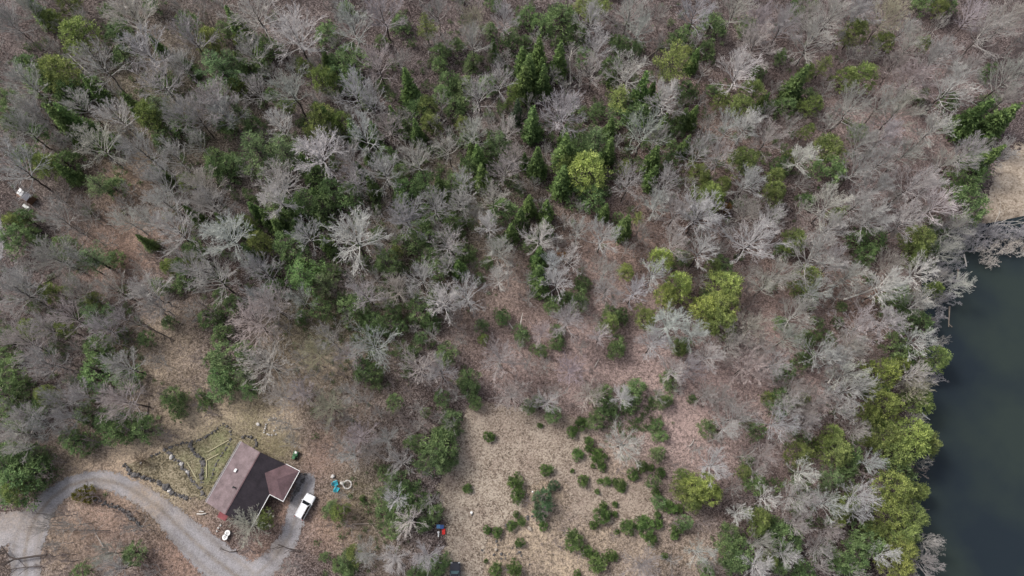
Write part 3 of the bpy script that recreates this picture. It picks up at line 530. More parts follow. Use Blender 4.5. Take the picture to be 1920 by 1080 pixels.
def add_tree(code, px, py, rpx, rng):
    nm, cat, var, hr, an, col, phrase, grp = KIND[code]
    if code in 'DSC' and not (py > 740 and 850 < px < 1270): rpx *= 1.13
    elif code in 'BKW' and py < 740: rpx *= 1.2 if code != 'W' else 1.1
    elif code in 'JTD' and py > 740: rpx *= .88
    r = rpx/9.; h = hr(r)
    for _ in range(3):
        c = at(px, py, an*h); r = rpx/pxm(c); h = hr(r)
    h *= rng.uniform(.93, 1.07)
    tm, cm, vh, vr = var[rng.integers(len(var))]
    z = gz(c.x, c.y)
    k = rng.uniform(.86, 1.16)*(1.18 if code == 'G' and px < 1600 else .9 if code == 'G' else 1); col = np.array(col)*k*(1+rng.normal(0, .025, 3))
    rz = rng.uniform(0, 6.283)
    size = 'small' if r < 2.1 else 'large' if r > 3.9 else ''
    if code in 'JTU': size = 'small' if r < 1.1 else 'large' if r > 1.9 else ''
    root = empty(nm, (c.x, c.y, max(z, -.9)), rz); root.scale = (r/vr, r/vr, h/vh)
    tag(root, label_for((size+' '+phrase).strip(), px, py, code), cat, grp)
    for part, me in (('trunk', tm), ('crown', cm)):
        o = bpy.data.objects.new(part, me); o.parent = root; C.objects.link(o); o.color = (*np.clip(col, .01, .8), 1)
    TREES.append((c.x, c.y, r, h, code, px, py, rpx))
import re
rng = np.random.default_rng(5)
ALL = []
for (ox, oy), s in TILES.items():
    for m_ in re.finditer(r'([A-Z])(\d+),(\d+),(\d+)', s):
        ALL.append((m_[1], ox+int(m_[2])/3, oy+int(m_[3])/3, int(m_[4])/3))
bare = sorted([t for t in ALL if t[0] in 'BWKZYQ'], key=lambda t: -t[3]*(1.25 if t[0] in 'WZ' else 1))
ind, rest = bare[:300], bare[300:]
r2 = np.random.default_rng(77); k2 = 0
while k2 < 60:                              # small narrow spruces of the upper and central wood
    a, b_, c = [(330, 200, 160), (620, 250, 150), (880, 260, 150), (760, 430, 120), (1050, 120, 150), (1250, 230, 120), (520, 420, 100)][r2.integers(7)]
    q = (a+r2.normal(0, c*.6), b_+r2.normal(0, c*.6))
    if q[0] < 10 or q[1] < 10 or any(math.hypot(q[0]-t[1], q[1]-t[2]) < 15 for t in ALL): continue
    ALL.append(('S', q[0], q[1], r2.uniform(9, 13.5))); k2 += 1
SHOWN = ind+[t for t in ALL if t[0] not in 'BWKZYQ']
for t in SHOWN: add_tree(*t, rng)
# ------------------------------------------------------------ stuff: undergrowth saplings and the wood beyond
def stuff_mesh(items, variants, name, mat_, attrs=None):
    """items: (x, y, z, rz, sxy, sz, variant); variants: list of (V, Q[, tint])"""
    Vs, Qs, Ts, off = [], [], [], 0
    for x, y, z, rz, s, sz, v in items:
        V, Q = variants[v][:2]; c, n = math.cos(rz), math.sin(rz)
        Vs.append(np.stack([(V[:, 0]*c-V[:, 1]*n)*s+x, (V[:, 0]*n+V[:, 1]*c)*s+y, V[:, 2]*sz+z], 1)); Qs.append(Q+off); off += len(V)
        if len(variants[v]) > 2: Ts.append(variants[v][2])
    return mesh_np(name, np.concatenate(Vs), np.concatenate(Qs), mat_, {'tint': np.concatenate(Ts)} if Ts else None)
def sap(seed, **k):
    g = np.random.default_rng(seed); t, c = bare_paths(g, **k); V, Q = tubes(t+c, 3)
    V[:, :2] *= k['r']/np.percentile(np.hypot(V[:, 0], V[:, 1]), 93); V[:, 2] *= k['h']/np.percentile(V[:, 2], 99.5); return V, Q
lv = [sap(200+i, h=11, r=3.4, limbs=13, sec=5, ter=4, twg=3, thick=.9, crook=.18, twig=.019, up=.2) for i in range(4)]
sv = [sap(220+i, h=5, r=1.25, limbs=9, sec=4, ter=3, twg=0, thick=.7, crook=.2, twig=.014, base=.2, up=.7) for i in range(6)]
items = []
for code, px, py, rpx in rest:
    h = 2.2*rpx/9+3.5; c = at(px, py, .67*h); r = rpx/pxm(c); items.append((c.x, c.y, gz(c.x, c.y), rng.uniform(0, 6.3), r/3.4, h/11, rng.integers(4)))
FILL = []
hse = P2([(380, 800), (575, 860), (560, 980), (400, 990)])
clear = [P2([(215, 890), (420, 800), (540, 740), (600, 860), (640, 870), (640, 960), (380, 1010)]), mead]
def free(x, y, pad=0):
    a = np.array([x]); b_ = np.array([y])
    if poly_sd(a, b_, PW)[0] > -1.5 or sd_drive(a, b_)[0] > -.6 or poly_sd(a, b_, marsh)[0] > -1: return False
    return all(poly_sd(a, b_, c)[0] < -pad for c in clear)
tries = 0; nfill = 0
while nfill < 150 and tries < 12000:
    tries += 1; px, py = rng.uniform(-40, 1740), rng.uniform(-60, 730)
    if any(math.hypot(px-a, py-b_) < c*.75 for a, b_, c in [(1330, 760, 130), (1180, 690, 100), (1000, 600, 60), (300, 660, 90), (200, 500, 60), (850, 130, 40), (1150, 480, 50), (330, 760, 120), (480, 770, 60)]): continue
    if min(math.hypot(px-t[5], py-t[6])/(t[7]+12) for t in TREES) < .72: continue
    if any(math.hypot(px-q[0], py-q[1]) < 26 for q in FILL): continue
    rp = rng.uniform(14, 24); h = 1.6*rp/9+3; c = at(px, py, .67*h)
    if not free(c.x, c.y): continue
    FILL.append((px, py)); r = rp/pxm(c); items.append((c.x, c.y, gz(c.x, c.y), rng.uniform(0, 6.3), r/3.4, h/11, rng.integers(4))); nfill += 1
print('filled', nfill)
o = bpy.data.objects.new('small_bare_trees', stuff_mesh(items, lv, 'small_bare_trees', mat('small_tree_bark', (.36, .34, .315), .9, noise=.3, scale=1.5)))
link(o); tag(o, 'thin grey bare trees filling the gaps between the larger trees', 'undergrowth', kind='stuff')
# saplings: dense where the photograph shows brush
items = []; thin_z = [(1330, 760, 130), (1200, 680, 90), (1000, 600, 60), (300, 660, 70), (220, 480, 60), (1180, 1000, 120), (1120, 880, 110), (850, 140, 40), (350, 1010, 90)]
tries = 0
while len(items) < 1900 and tries < 20000:
    tries += 1
    x = rng.uniform(-125, 118); y = rng.uniform(-22, 118)
    if abs(x) > 96+.25*max(y, 0): continue
    if not free(x, y, 1.): continue
    d = Vector((x, y, 0)); v = Vector((x, y, -H)); up_ = Vector((0, math.cos(TILT), math.sin(TILT))); fw = Vector((0, math.sin(TILT), -math.cos(TILT)))
    dz = v.dot(fw); px = 960+F*x/dz; py = 540-F*v.dot(up_)/dz
    if any(math.hypot(px-a, py-b_) < c and rng.random() < .75 for a, b_, c in thin_z): continue
    k = rng.uniform(.45, 1.25); items.append((x, y, gz(x, y), rng.uniform(0, 6.3), k*rng.uniform(.8, 1.3), k, rng.integers(6)))
o = bpy.data.objects.new('undergrowth', stuff_mesh(items, sv, 'undergrowth', mat('sapling_bark', (.27, .225, .21), .9, noise=.4, scale=.3)))
link(o); tag(o, 'thin leafless saplings and brush covering the forest floor', 'undergrowth', kind='stuff')
# wood beyond the frame
items = []
for _ in range(420):
    x = rng.uniform(-175, 175); y = rng.uniform(-50, 165)
    inside = abs(x) < 98+.26*max(y, -10) and -24 < y < 121
    if inside or poly_sd(np.array([x]), np.array([y]), PW)[0] > -2 or poly_sd(np.array([x]), np.array([y]), marsh)[0] > 0 or sd_drive(np.array([x]), np.array([y]))[0] > -2 or (x > 90 and y < 40): continue
    k = rng.uniform(.7, 1.25); items.append((x, y, gz(x, y), rng.uniform(0, 6.3), k, k, rng.integers(4)))
o = bpy.data.objects.new('outer_wood', stuff_mesh(items, lv, 'outer_wood', mat('outer_bark', (.36, .32, .29), .9, noise=.3, scale=.3)))
link(o); tag(o, 'grey leafless wood continuing beyond the edges of the view', 'wood', kind='stuff')
# evergreen seedlings on the forest floor (low green ground cover)
def seedling(seed):
    g = np.random.default_rng(seed); n = 60; d = g.normal(0, 1, (n, 3)); d[:, 2] = abs(d[:, 2]); d /= np.linalg.norm(d, axis=1)[:, None]
    V, Q, T = leaves(d*g.uniform(.1, .55, (n, 1))*np.array([1, 1, 1.1])+np.array([0, 0, .1]), d+np.array([0, 0, .4]), .25, .4, g, np.clip(g.normal(.5, .2, n), 0, 1)); return V, Q, T
sd_ = [seedling(300+i) for i in range(6)]
green_z = [(330, 200, 300, .8), (900, 330, 260, 1), (700, 520, 200, 1), (550, 430, 160, .9), (1400, 220, 220, .6), (150, 650, 200, .6), (720, 950, 120, .8), (1150, 790, 60, .3), (850, 140, 150, .8), (1500, 1000, 160, .6), (1600, 800, 140, .5), (100, 200, 200, .5), (1200, 780, 50, .6), (1000, 120, 260, .7), (640, 640, 140, .7)]
items = []; tries = 0
while len(items) < 1500 and tries < 9000:
    tries += 1
    a, b_, c, w = green_z[rng.integers(len(green_z))]
    px, py = a+rng.normal(0, c*.5), b_+rng.normal(0, c*.5)
    if rng.random() > w: continue
    p = at(px, py)
    if not free(p.x, p.y, -.8 if 860 < px < 1260 else .3): continue
    k = rng.uniform(.4, 1.5); items.append((p.x, p.y, gz(p.x, p.y), rng.uniform(0, 6.3), k, k*rng.uniform(.6, 1.2), rng.integers(6)))
def bush(seed):
    g = np.random.default_rng(seed); Cs, Ns = [], []
    for i in range(16):
        a = g.uniform(0, 6.3); q = g.uniform(.1, 1.1); cc = np.array([math.cos(a)*q, math.sin(a)*q, g.uniform(.2, 2.2)*(1.2-q*.6)]); d = g.normal(0, 1, (22, 3)); d /= np.linalg.norm(d, axis=1)[:, None]
        Cs.append(cc+d*g.uniform(.1, .42, (22, 1))); Ns.append(d+np.array([0, 0, .4]))
    n = 16*22; V, Q, T = leaves(np.concatenate(Cs), np.concatenate(Ns), .27, .38, g, np.clip(np.repeat(g.normal(.5, .22, 16), 22)+g.normal(0, .1, n), 0, 1)); return V, Q, T
nb0 = len(sd_); sd_ += [bush(400+i) for i in range(8)]
band = [(330, 230, 170), (650, 250, 160), (880, 260, 150), (560, 380, 130), (830, 380, 110), (700, 500, 130), (480, 450, 110), (1000, 120, 170), (1250, 200, 140), (200, 120, 160), (1400, 300, 140), (110, 620, 120), (740, 620, 70), (1550, 900, 110), (1100, 300, 90)]
nb_ = 0
while nb_ < 720:
    a, b_, c = band[rng.integers(len(band))]; px, py = a+rng.normal(0, c*.6), b_+rng.normal(0, c*.6); p = at(px, py)
    if not free(p.x, p.y, 1): continue
    k = rng.uniform(.55, 1.35); items.append((p.x, p.y, gz(p.x, p.y), rng.uniform(0, 6.3), k, k*rng.uniform(.8, 1.7), nb0+rng.integers(8))); nb_ += 1
me = stuff_mesh(items, sd_, 'seedlings', M['leaf']); o = bpy.data.objects.new('evergreen_seedlings', me); o.color = (.135, .19, .08, 1)
link(o); tag(o, 'low green evergreen seedlings scattered over the forest floor', 'ground cover', kind='stuff')
#__PART2__
# ------------------------------------------------------------ house
def shingle(name, c1, c2):
    m = bpy.data.materials.new(name); m.use_nodes = True; n = m.node_tree.nodes; l = m.node_tree.links; p = n['Principled BSDF']
    p.inputs['Roughness'].default_value = .85; p.inputs['Specular IOR Level'].default_value = .2
    tc = n.new('ShaderNodeTexCoord'); br = n.new('ShaderNodeTexBrick'); br.inputs['Scale'].default_value = 1; br.inputs['Brick Width'].default_value = .35; br.inputs['Row Height'].default_value = .16
    br.inputs['Mortar Size'].default_value = .006; br.inputs['Color1'].default_value = (*c1, 1); br.inputs['Color2'].default_value = (*c2, 1); br.inputs['Mortar'].default_value = (*[c*.5 for c in c1], 1)
    l.new(tc.outputs['Object'], br.inputs['Vector'])
    nz = n.new('ShaderNodeTexNoise'); nz.inputs['Scale'].default_value = .6; nz.inputs['Detail'].default_value = 8; nz.inputs['Roughness'].default_value = .7; l.new(tc.outputs['Object'], nz.inputs['Vector'])
    mr = n.new('ShaderNodeMapRange'); mr.inputs[1].default_value = .3; mr.inputs[2].default_value = .7; mr.inputs[3].default_value = .62; mr.inputs[4].default_value = 1.32; l.new(nz.outputs[0], mr.inputs[0])
    sc = n.new('ShaderNodeVectorMath'); sc.operation = 'SCALE'; l.new(br.outputs[0], sc.inputs[0]); l.new(mr.outputs[0], sc.inputs['Scale']); l.new(sc.outputs[0], p.inputs['Base Color']); return m
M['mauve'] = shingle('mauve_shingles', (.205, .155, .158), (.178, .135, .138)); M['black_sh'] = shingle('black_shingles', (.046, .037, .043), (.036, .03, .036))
M['maroon'] = shingle('maroon_shingles', (.15, .095, .10), (.13, .083, .088)); M['red_sh'] = shingle('red_shingles', (.26, .08, .085), (.23, .075, .08))
M['white'] = mat('white_paint', (.78, .77, .75), .5, noise=.06); M['siding'] = mat('brown_siding', (.16, .09, .06), .7, noise=.25, scale=3)
M['glass'] = mat('dark_glass', (.015, .018, .022), .08, spec=.6); M['metal'] = mat('grey_metal', (.45, .45, .46), .4, metal=.7); M['black'] = mat('black_plastic', (.012, .012, .013), .5)
M['rubber'] = mat('tyre_rubber', (.02, .02, .02), .9); M['wood'] = mat('weathered_wood', (.27, .22, .18), .9, noise=.3, scale=6); M['paleood'] = mat('pale_dead_wood', (.55, .51, .46), .9, noise=.25, scale=4)
M['darkwood'] = mat('dark_dead_wood', (.07, .055, .048), .9, noise=.3, scale=5)
M['stone'] = mat('grey_stone', (.12, .112, .108), .9, noise=.6, scale=2.5, bump=.5); M['pale_stone'] = mat('pale_stone', (.50, .475, .445), .85, noise=.15, scale=3)
R0 = Vector((-45.1, 8.5, 0)); U_ = Vector((.425, .905, 0)).normalized(); V_ = Vector((.905, -.425, 0)).normalized()
hroot = empty('house', R0-U_*5.85, 0); tag(hroot, 'low house with mauve and black gable roof and a maroon hipped wing', 'house')
HO = hroot.location.copy(); hrz = math.atan2(V_.y, V_.x); hroot.rotation_euler = (0, 0, hrz)
# local frame: x = across the roof (towards the car), y = along the ridge (towards the pond side), z up
L_ = lambda u, v, z: (v, u+5.85, z)
EZ, RZ = 2.8, 4.6; th = (0, 0, -.14)
b = BM()
for (u0, u1, v0, v1) in ((-.45, -11.25, -4.15, 4.15), (-.45, -5.25, 4.15, 6.95)):
    b.box(((v0+v1)/2, (u0+u1)/2+5.85, 1.32), (abs(v1-v0)-.01, abs(u1-u0), 2.64))
for u in (-.5, -11.2):
    b.poly([L_(u, -4.15, 2.64), L_(u, 4.15, 2.64), L_(u, 0, 4.25)], (0, -.1 if u > -1 else .1, 0))
b.obj('wall', M['siding'], hroot)
b = BM(); b.poly([L_(0, -4.7, EZ), L_(0, 0, RZ), L_(-11.7, 0, RZ), L_(-11.7, -4.7, EZ)], th); o = b.obj('roof_slope', M['mauve'], hroot); tag(o, 'faded mauve shingled slope')
bb_ = BM(); bb_.box((-2.55, 1.2, 3.62+.25), (.42, .62, .35), bev=.03); bb_.obj('roof_vent', M['white'], o)
bb_ = BM(); bb_.cyl((-1.0, -1.3, 4.1), (-1.0, -1.3, 4.75), .13); bb_.cyl((-1.0, -1.3, 4.76), (-1.0, -1.3, 4.85), .2); bb_.obj('stove_pipe', M['black'], o)
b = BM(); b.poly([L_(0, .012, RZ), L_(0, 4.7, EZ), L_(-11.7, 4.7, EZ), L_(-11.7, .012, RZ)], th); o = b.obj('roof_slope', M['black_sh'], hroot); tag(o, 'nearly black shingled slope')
b = BM(); b.box((0, 0, RZ+.01), (.22, 11.72, .05)); b.obj('ridge_cap', M['maroon'], hroot)
WZ = 3.7; qv = (RZ-WZ)/(RZ-EZ)*4.7
Qp, Pp = L_(-2.85, qv, WZ+.012), L_(-2.85, 4.85, WZ+.012); e = EZ+.012
b = BM()
b.poly([L_(0, 4.7, e), L_(0, 7.5, e), Pp, Qp], (0, 0, -.1)); b.poly([L_(0, 7.5, e), L_(-5.7, 7.5, e), Pp], (0, 0, -.1)); b.poly([L_(-5.7, 7.5, e), L_(-5.7, 4.7, e), Qp, Pp], (0, 0, -.1))
b.obj('wing_roof', M['maroon'], hroot)
b = BM()
b.box((6.1, 5.85+.045, EZ-.07), (2.9, .09, .17)); b.box((7.55, 3.0, EZ-.07), (.09, 5.95, .17)); b.box((6.16, .105, EZ-.07), (2.68, .09, .17)); b.box((4.76, -2.9, EZ-.07), (.1, 5.95, .17))
b.obj('gutter', M['white'], hroot)
b = BM(); b.box((-4.77, 0, EZ-.09), (.11, 11.75, .14)); b.box((-5.0, 0, EZ-.13), (.05, 11.6, .05)); b.box((-5.16, 0, EZ-.3), (.04, 11.4, .04)); b.obj('gutter', mat('grey_gutter', (.33, .31, .33), .5, noise=.2), hroot)
b = BM(); b.poly([L_(-11.2, -1.9, 2.45), L_(-11.2, -.2, 2.45), L_(-13.1, -.2, 2.1), L_(-13.1, -1.9, 2.1)], (0, 0, -.1))
o = b.obj('porch_roof', M['red_sh'], hroot); tag(o, 'small red porch roof')
for v in (-1.75, -.35):
    b = BM(); b.box((v, -7.1, 1.0), (.1, .1, 2.06)); b.obj('post', M['siding'], o)
for (x, y, rot, w) in ((7.0, 4.2, 0, 1.1), (7.0, 1.9, 0, 1.1), (4.2, -2.4, 0, 1.3), (-4.2, 3, 0, 1.3), (-4.2, -2.5, 0, 1.3)):
    sx = 1 if x > 0 else -1; x = {7.0: 6.95, 4.2: 4.15, -4.2: -4.15}[x]
    b = BM(); b.box((x+sx*.02, y, 1.5), (.06, w, 1.0)); o = b.obj('window', M['glass'], hroot)
    b = BM()
    for dy, dz, a_, c_ in ((0, .54, w+.16, .08), (0, -.54, w+.16, .08), (w/2+.04, 0, .08, 1.0), (-w/2-.04, 0, .08, 1.0)): b.box((x+sx*.04, y+dy, 1.5+dz), (.08, a_, c_))
    b.obj('frame', M['white'], o)
b = BM(); b.box((4.2, -4.6, 1.02), (.08, .9, 2.0)); o = b.obj('door', mat('red_door', (.3, .06, .05), .5), hroot); b = BM(); b.cyl((4.26, -4.25, 1), (4.32, -4.25, 1), .04); b.obj('handle', M['metal'], o)
def hp(u, v, z=0): return HO+Matrix.Rotation(hrz, 3, 'Z') @ Vector((v, u+5.85, z))
# ------------------------------------------------------------ vehicles
def car(name, label, loc, rz, paint, glass, L=4.5, Wd=1.84, Ht=1.68, rack=True):
    root = empty(name, loc, rz); tag(root, label, 'car', None); hw = Wd/2; f = L/2
    b = BM(); b.prism([(-f, .38), (-f+.02, .85), (-f+.18, 1.02), (f*.38, 1.04), (f*.82, .93), (f-.06, .78), (f, .5), (f-.05, .3), (-f+.1, .3)], -hw, hw)
    bmesh.ops.bevel(b.b, geom=b.b.edges[:], offset=.12, segments=4, affect='EDGES'); b.obj('body', paint, root, smooth=False)
    b = BM(); b.box((f*.66, 0, .965), (f*.50, Wd*.78, .06), rot=Euler((0, .14, 0)), bev=.025); b.obj('hood', paint, root)
    x0, x1, X0, X1 = -f+.1, f*.40, -f+.3, f*.16; h1, h2 = hw-.06, hw-.3
    b = BM(); vs = [b.b.verts.new(p) for p in ((x0, -h1, 1.0), (x1, -h1, 1.0), (x1, h1, 1.0), (x0, h1, 1.0), (X0, -h2, Ht-.06), (X1, -h2, Ht-.06), (X1, h2, Ht-.06), (X0, h2, Ht-.06))]
    for q in ((0, 3, 2, 1), (4, 5, 6, 7), (0, 1, 5, 4), (1, 2, 6, 5), (2, 3, 7, 6), (3, 0, 4, 7)): b.b.faces.new([vs[i] for i in q])
    b.obj('window_glass', glass, root)
    b = BM(); b.box(((X0+X1)/2, 0, Ht-.02), (X1-X0+.1, h2*2+.08, .09), bev=.035); ro = b.obj('roof', paint, root)
    for sy in (-1, 1):
        b = BM(); b.tube([(x1, sy*(h1+.005), 1.0), (X1, sy*(h2+.01), Ht-.03)], [.045, .045]); b.tube([(X0+.9, sy*(h1-.06), 1.02), (X0+.95, sy*(h2+.01), Ht-.05)], [.035, .035]); b.obj('pillar', paint, root)
        b = BM(); b.box((f*.36, sy*(hw+.09), 1.03), (.16, .2, .15), bev=.03); b.obj('mirror', paint, root)
        b = BM(); b.box((f-.09, sy*hw*.72, .72), (.14, .34, .14), bev=.03); b.obj('headlight', mat('lamp_glass', (.7, .7, .7), .1), root)
        b = BM(); b.box((-f+.03, sy*hw*.86, .85), (.1, .2, .26), bev=.02); b.obj('taillight', mat('red_lamp', (.35, .02, .02), .2), root)
        if rack: b = BM(); b.tube([(X0+.1, sy*(h2-.04), Ht+.03), (X0+.2, sy*(h2-.04), Ht+.09), (X1-.25, sy*(h2-.04), Ht+.09), (X1-.1, sy*(h2-.04), Ht+.03)], [.02]*4); b.obj('roof_rail', M['metal'], ro)
        for x in (f*.64, -f*.6):
            w = BM().cyl((x, sy*(hw-.2), .34), (x, sy*(hw+.015), .34), .34, n=24).obj('wheel', M['rubber'], root)
            BM().cyl((x, sy*(hw-.02), .34), (x, sy*(hw+.03), .34), .2, n=16).obj('rim', M['metal'], w)
    if rack:
        for x in (X0+.62, X0+1.25): b = BM(); b.box((x, 0, Ht+.075), (.05, h2*2-.06, .03)); b.obj('crossbar', M['metal'], ro)
    b = BM(); b.box((f-.0, 0, .42), (.1, Wd*.8, .2), bev=.04); b.obj('bumper', M['black'], root)
    return root
c = at(571.5, 949.5, 1.0); a0 = at(560, 972, 1), at(583, 930, 1)
wp = mat('white_car_paint', (.80, .80, .80), .25, coat=.6); ad = a0[1]-a0[0]
car('parked_car', 'white estate car parked on the gravel beside the house', (c.x, c.y, .05), math.atan2(ad.y, ad.x), wp, M['glass'])
c = at(853, 1080, .8)
car('parked_car', 'black car parked on dry grass at the bottom edge', (c.x, c.y, .07+gz(c.x, c.y)), R(90), mat('black_car_paint', (.012, .014, .022), .25, coat=.5), mat('painted_sky_glass', (.10, .16, .175), .1), rack=False)  # pale blue glass colour has the windshield's sky reflection painted in
# ------------------------------------------------------------ garden walls, stones, edging
rr = random.Random(3)
def wp_(a, b_): return at(200+a/5.4, 740+b_/5.4)
def stone_wall(label, pts, size=.34, dens=3.2, wide=.3):
    c0 = pts[0]; root = c0.copy(); b = BM()
    for p, q in zip(pts, pts[1:]):
        n = max(1, int((q-p).length*dens))
        for i in range(n):
            t = (i+rr.random())/n; c = p.lerp(q, t)
            for k in range(2):
                s_ = size*rr.uniform(.35, 1.15)
                b.rock((c.x-root.x+rr.uniform(-wide, wide), c.y-root.y+rr.uniform(-wide, wide), s_*.35+k*size*.35), s_)
    o = b.obj('stone_wall', M['stone'], loc=(root.x, root.y, gz(root.x, root.y))); tag(o, label, 'stone wall', 'dry stone walls of the garden')
stone_wall('long rough stone wall along the top side of the drive', [wp_(*p) for p in [(190, 700), (215, 770), (270, 810), (400, 850), (520, 880), (600, 940), (700, 1000), (840, 1060)]], .36)
stone_wall('left of two curved stone walls crossing the lawn', [wp_(*p) for p in [(570, 560), (640, 590), (700, 660), (760, 710), (830, 800), (870, 880), (940, 930), (990, 1030)]], .34)
stone_wall('right of two curved stone walls, ending in the middle of the lawn', [wp_(*p) for p in [(830, 490), (860, 540), (930, 620), (985, 670), (970, 760), (970, 880)]], .38)
stone_wall('low line of small stones along the upper lawn edge', [wp_(*p) for p in [(460, 630), (560, 580), (660, 530), (790, 480), (870, 480), (1000, 430), (1080, 370), (1180, 300), (1240, 320), (1265, 390)]], .24, 2.2, .2)
stone_wall('thin dark stone edge of the grass terrace beside the house', [wp_(*p) for p in [(1265, 390), (1255, 470), (1215, 540), (1180, 590), (1110, 700), (1060, 840)]], .2, 3, .1)
stone_wall('ring of stones round the flower bed at the roof corner', [wp_(*p) for p in [(1370, 440), (1400, 420), (1470, 430), (1525, 475), (1515, 520), (1480, 540)]], .28, 3, .12)
stone_wall('broken stone row inside the loop of the drive', [at(*G(*p)) for p in [(540, 655), (620, 680), (700, 710), (760, 760), (800, 800)]], .3, 2.5)
stone_wall('stone row along the wing of the house', [hp(-.3, 8.1), hp(-2.5, 8.2), hp(-5.4, 8.1)], .3, 3, .25)
stone_wall('mossy stone row across the lower meadow', [at(*p) for p in [(948, 985), (965, 979), (985, 974), (1002, 966)]], .3, 2, .3)
stone_wall('rubble heap of pale and grey stones in the lower meadow', [at(*p) for p in [(915, 1022), (930, 1030), (950, 1035), (975, 1040), (990, 1050)]], .26, 1.6, 1.5)
def boulder(label, px, py, r, m='pale_stone', grp=None):
    c = at(px, py, r*.4); b = BM(); b.rock((0, 0, r*.35), r, sub=2)
    tag(b.obj('boulder', M[m], loc=(c.x, c.y, gz(c.x, c.y)+.05)), label, 'rock', grp)
for l_, a_, b_, r_ in [('white stone on the dark shrub at the wall corner', 345, 690, .3), ('pale stone at the left end of the drive wall', 275, 815, .4), ('pale boulder at the top of the left curved wall', 655, 632, .45), ('pale stone midway down the left curved wall', 758, 702, .35), ('pale stone low on the left curved wall', 822, 782, .35), ('white boulder in the drive wall', 635, 975, .42), ('white stone alone above the flower bed', 1535, 300, .38)]:
    boulder(l_, 200+a_/5.4, 740+b_/5.4, r_)
boulder('large grey boulder in the drive wall beside the white one', 200+600/5.4, 740+935/5.4, .7, 'stone')
RING = ['topmost', 'second from top', 'top right', 'upper left', 'upper left lower', 'left middle', 'leftmost upper', 'leftmost', 'lower left', 'bottom left', 'bottom', 'bottom right', 'upper middle', 'right middle', 'centre right']
for i, (a_, b_) in enumerate([(565, 340), (595, 340), (615, 385), (455, 430), (450, 465), (440, 490), (430, 520), (425, 548), (475, 570), (500, 582), (540, 585), (595, 575), (495, 365), (600, 480), (570, 520)]):
    boulder(RING[i]+' white stone of the ring under the tree above the house', 440+a_/7.715, 740+b_/7.715, .17, grp='white stones of the ring above the house')
for px, py, w_ in [(414, 985, 'topmost'), (409.5, 990, 'middle'), (407, 996, 'lowest')]: boulder(w_+' of three small white stones below the porch', px, py, .2, grp='small white stones below the porch')
boulder('pale flat rock among stones left of the fire ring', 624, 893, .4); boulder('pale rock touching the left side of the fire ring', 641.5, 906, .4); boulder('small dark lump in the meadow beside the white pail', 885.5, 965, .22, 'stone')  # last one: small dark lump just below the white pail
M['tan_stone'] = mat('tan_stone', (.34, .29, .24), .9, noise=.25, scale=3)
boulder('tan rock beside the lowest meadow path shrubs', 993, 991, .42, 'tan_stone'); boulder('pale rock in the rubble right of the dry grass strip', 930, 1030, .32, 'tan_stone')
for i, (p, q) in enumerate([((1240, 460), (1030, 580)), ((1140, 600), (1015, 665)), ((1015, 668), (1015, 840)), ((815, 680), (915, 850))]):
    p, q = wp_(*p), wp_(*q); c = (p+q)/2; d = q-p
    b = BM(); b.box((0, 0, .08), (d.length, .16, .14), bev=.02)
    tag(b.obj('timber_edging', mat('timber', (.42, .38, .24), .9, noise=.2, scale=4), loc=(c.x, c.y, .08), rz=math.atan2(d.y, d.x)), ['long timber edging on the green lawn nearest the upper terrace', 'short slanting timber edging in the middle of the lawn', 'upright timber edging between wall end and terrace', 'timber edging between the two curved stone walls'][i], 'timber edging')
# ------------------------------------------------------------ small things
def lid(label, px, py):
    c = at(px, py, .6); root = empty('concrete_lid', (c.x, c.y, 0)); tag(root, label, 'tank lid', 'round white tank lids')
    BM().cyl((0, 0, 0), (0, 0, .55), .46, n=24).obj('riser', M['stone'], root)
    b = BM(); b.cyl((0, 0, .552), (0, 0, .64), .5, n=28); b.obj('lid', M['white'], root)
    BM().torus((0, 0, .655), .17, .03).obj('handle', M['black'], root)
lid('upper right of two round white lids below the porch', 426.3, 999.3); lid('lower left of two round white lids below the porch', 421.7, 1007.3)
def garden_chair(label, px, py, rz):
    c = at(px, py, .4); root = empty('garden_chair', (c.x, c.y, gz(c.x, c.y)), rz); tag(root, label, 'chair', 'teal chairs by the fire ring'); m = M['teal']
    b = BM(); b.box((.0, 0, .36), (.5, .5, .05), rot=Euler((0, .12, 0)), bev=.02); b.obj('seat', M['teal_d'], root)
    b = BM()
    for k in range(5): b.box((-.42, (k-2)*.12, .66+.05*(2-abs(k-2))), (.05, .1, .72+.08*(2-abs(k-2))), rot=Euler((0, -.42, 0)), bev=.015)
    b.obj('backrest', m, root)
    for sy in (-1, 1):
        BM().box((.02, sy*.36, .56), (.78, .16, .04), bev=.015).obj('armrest', m, root)
        BM().box((.32, sy*.34, .28), (.08, .06, .56)).obj('leg', m, root); BM().box((-.26, sy*.32, .16), (.5, .06, .1), rot=Euler((0, -.35, 0))).obj('leg', m, root)
    BM().box((.3, 0, .34), (.07, .6, .12)).obj('front_rail', m, root)
M['teal'] = mat('teal_plastic', (.03, .42, .52), .4); M['teal_d'] = mat('teal_seat', (.02, .22, .30), .5)
garden_chair('upper teal plastic garden chair beside the fire ring', 629.3, 906, R(20)); garden_chair('lower teal plastic garden chair beside the fire ring', 631.3, 917, R(60))
c = at(651, 908.5, .2); root = empty('fire_ring', (c.x, c.y, gz(c.x, c.y))); tag(root, 'round fire ring of pale stones beside the teal chairs', 'fire pit')
b = BM()
for k in range(20):
    a = k*math.pi/10; b.rock((math.cos(a)*.72, math.sin(a)*.72, .12), .16)
b.obj('ring', M['pale_stone'], root); b = BM()
for k in range(7): b.rock((rr.uniform(-.35, .35), rr.uniform(-.35, .35), .04), .14)
b.obj('ashes', mat('ash', (.12, .11, .10), .95, noise=.4), root)
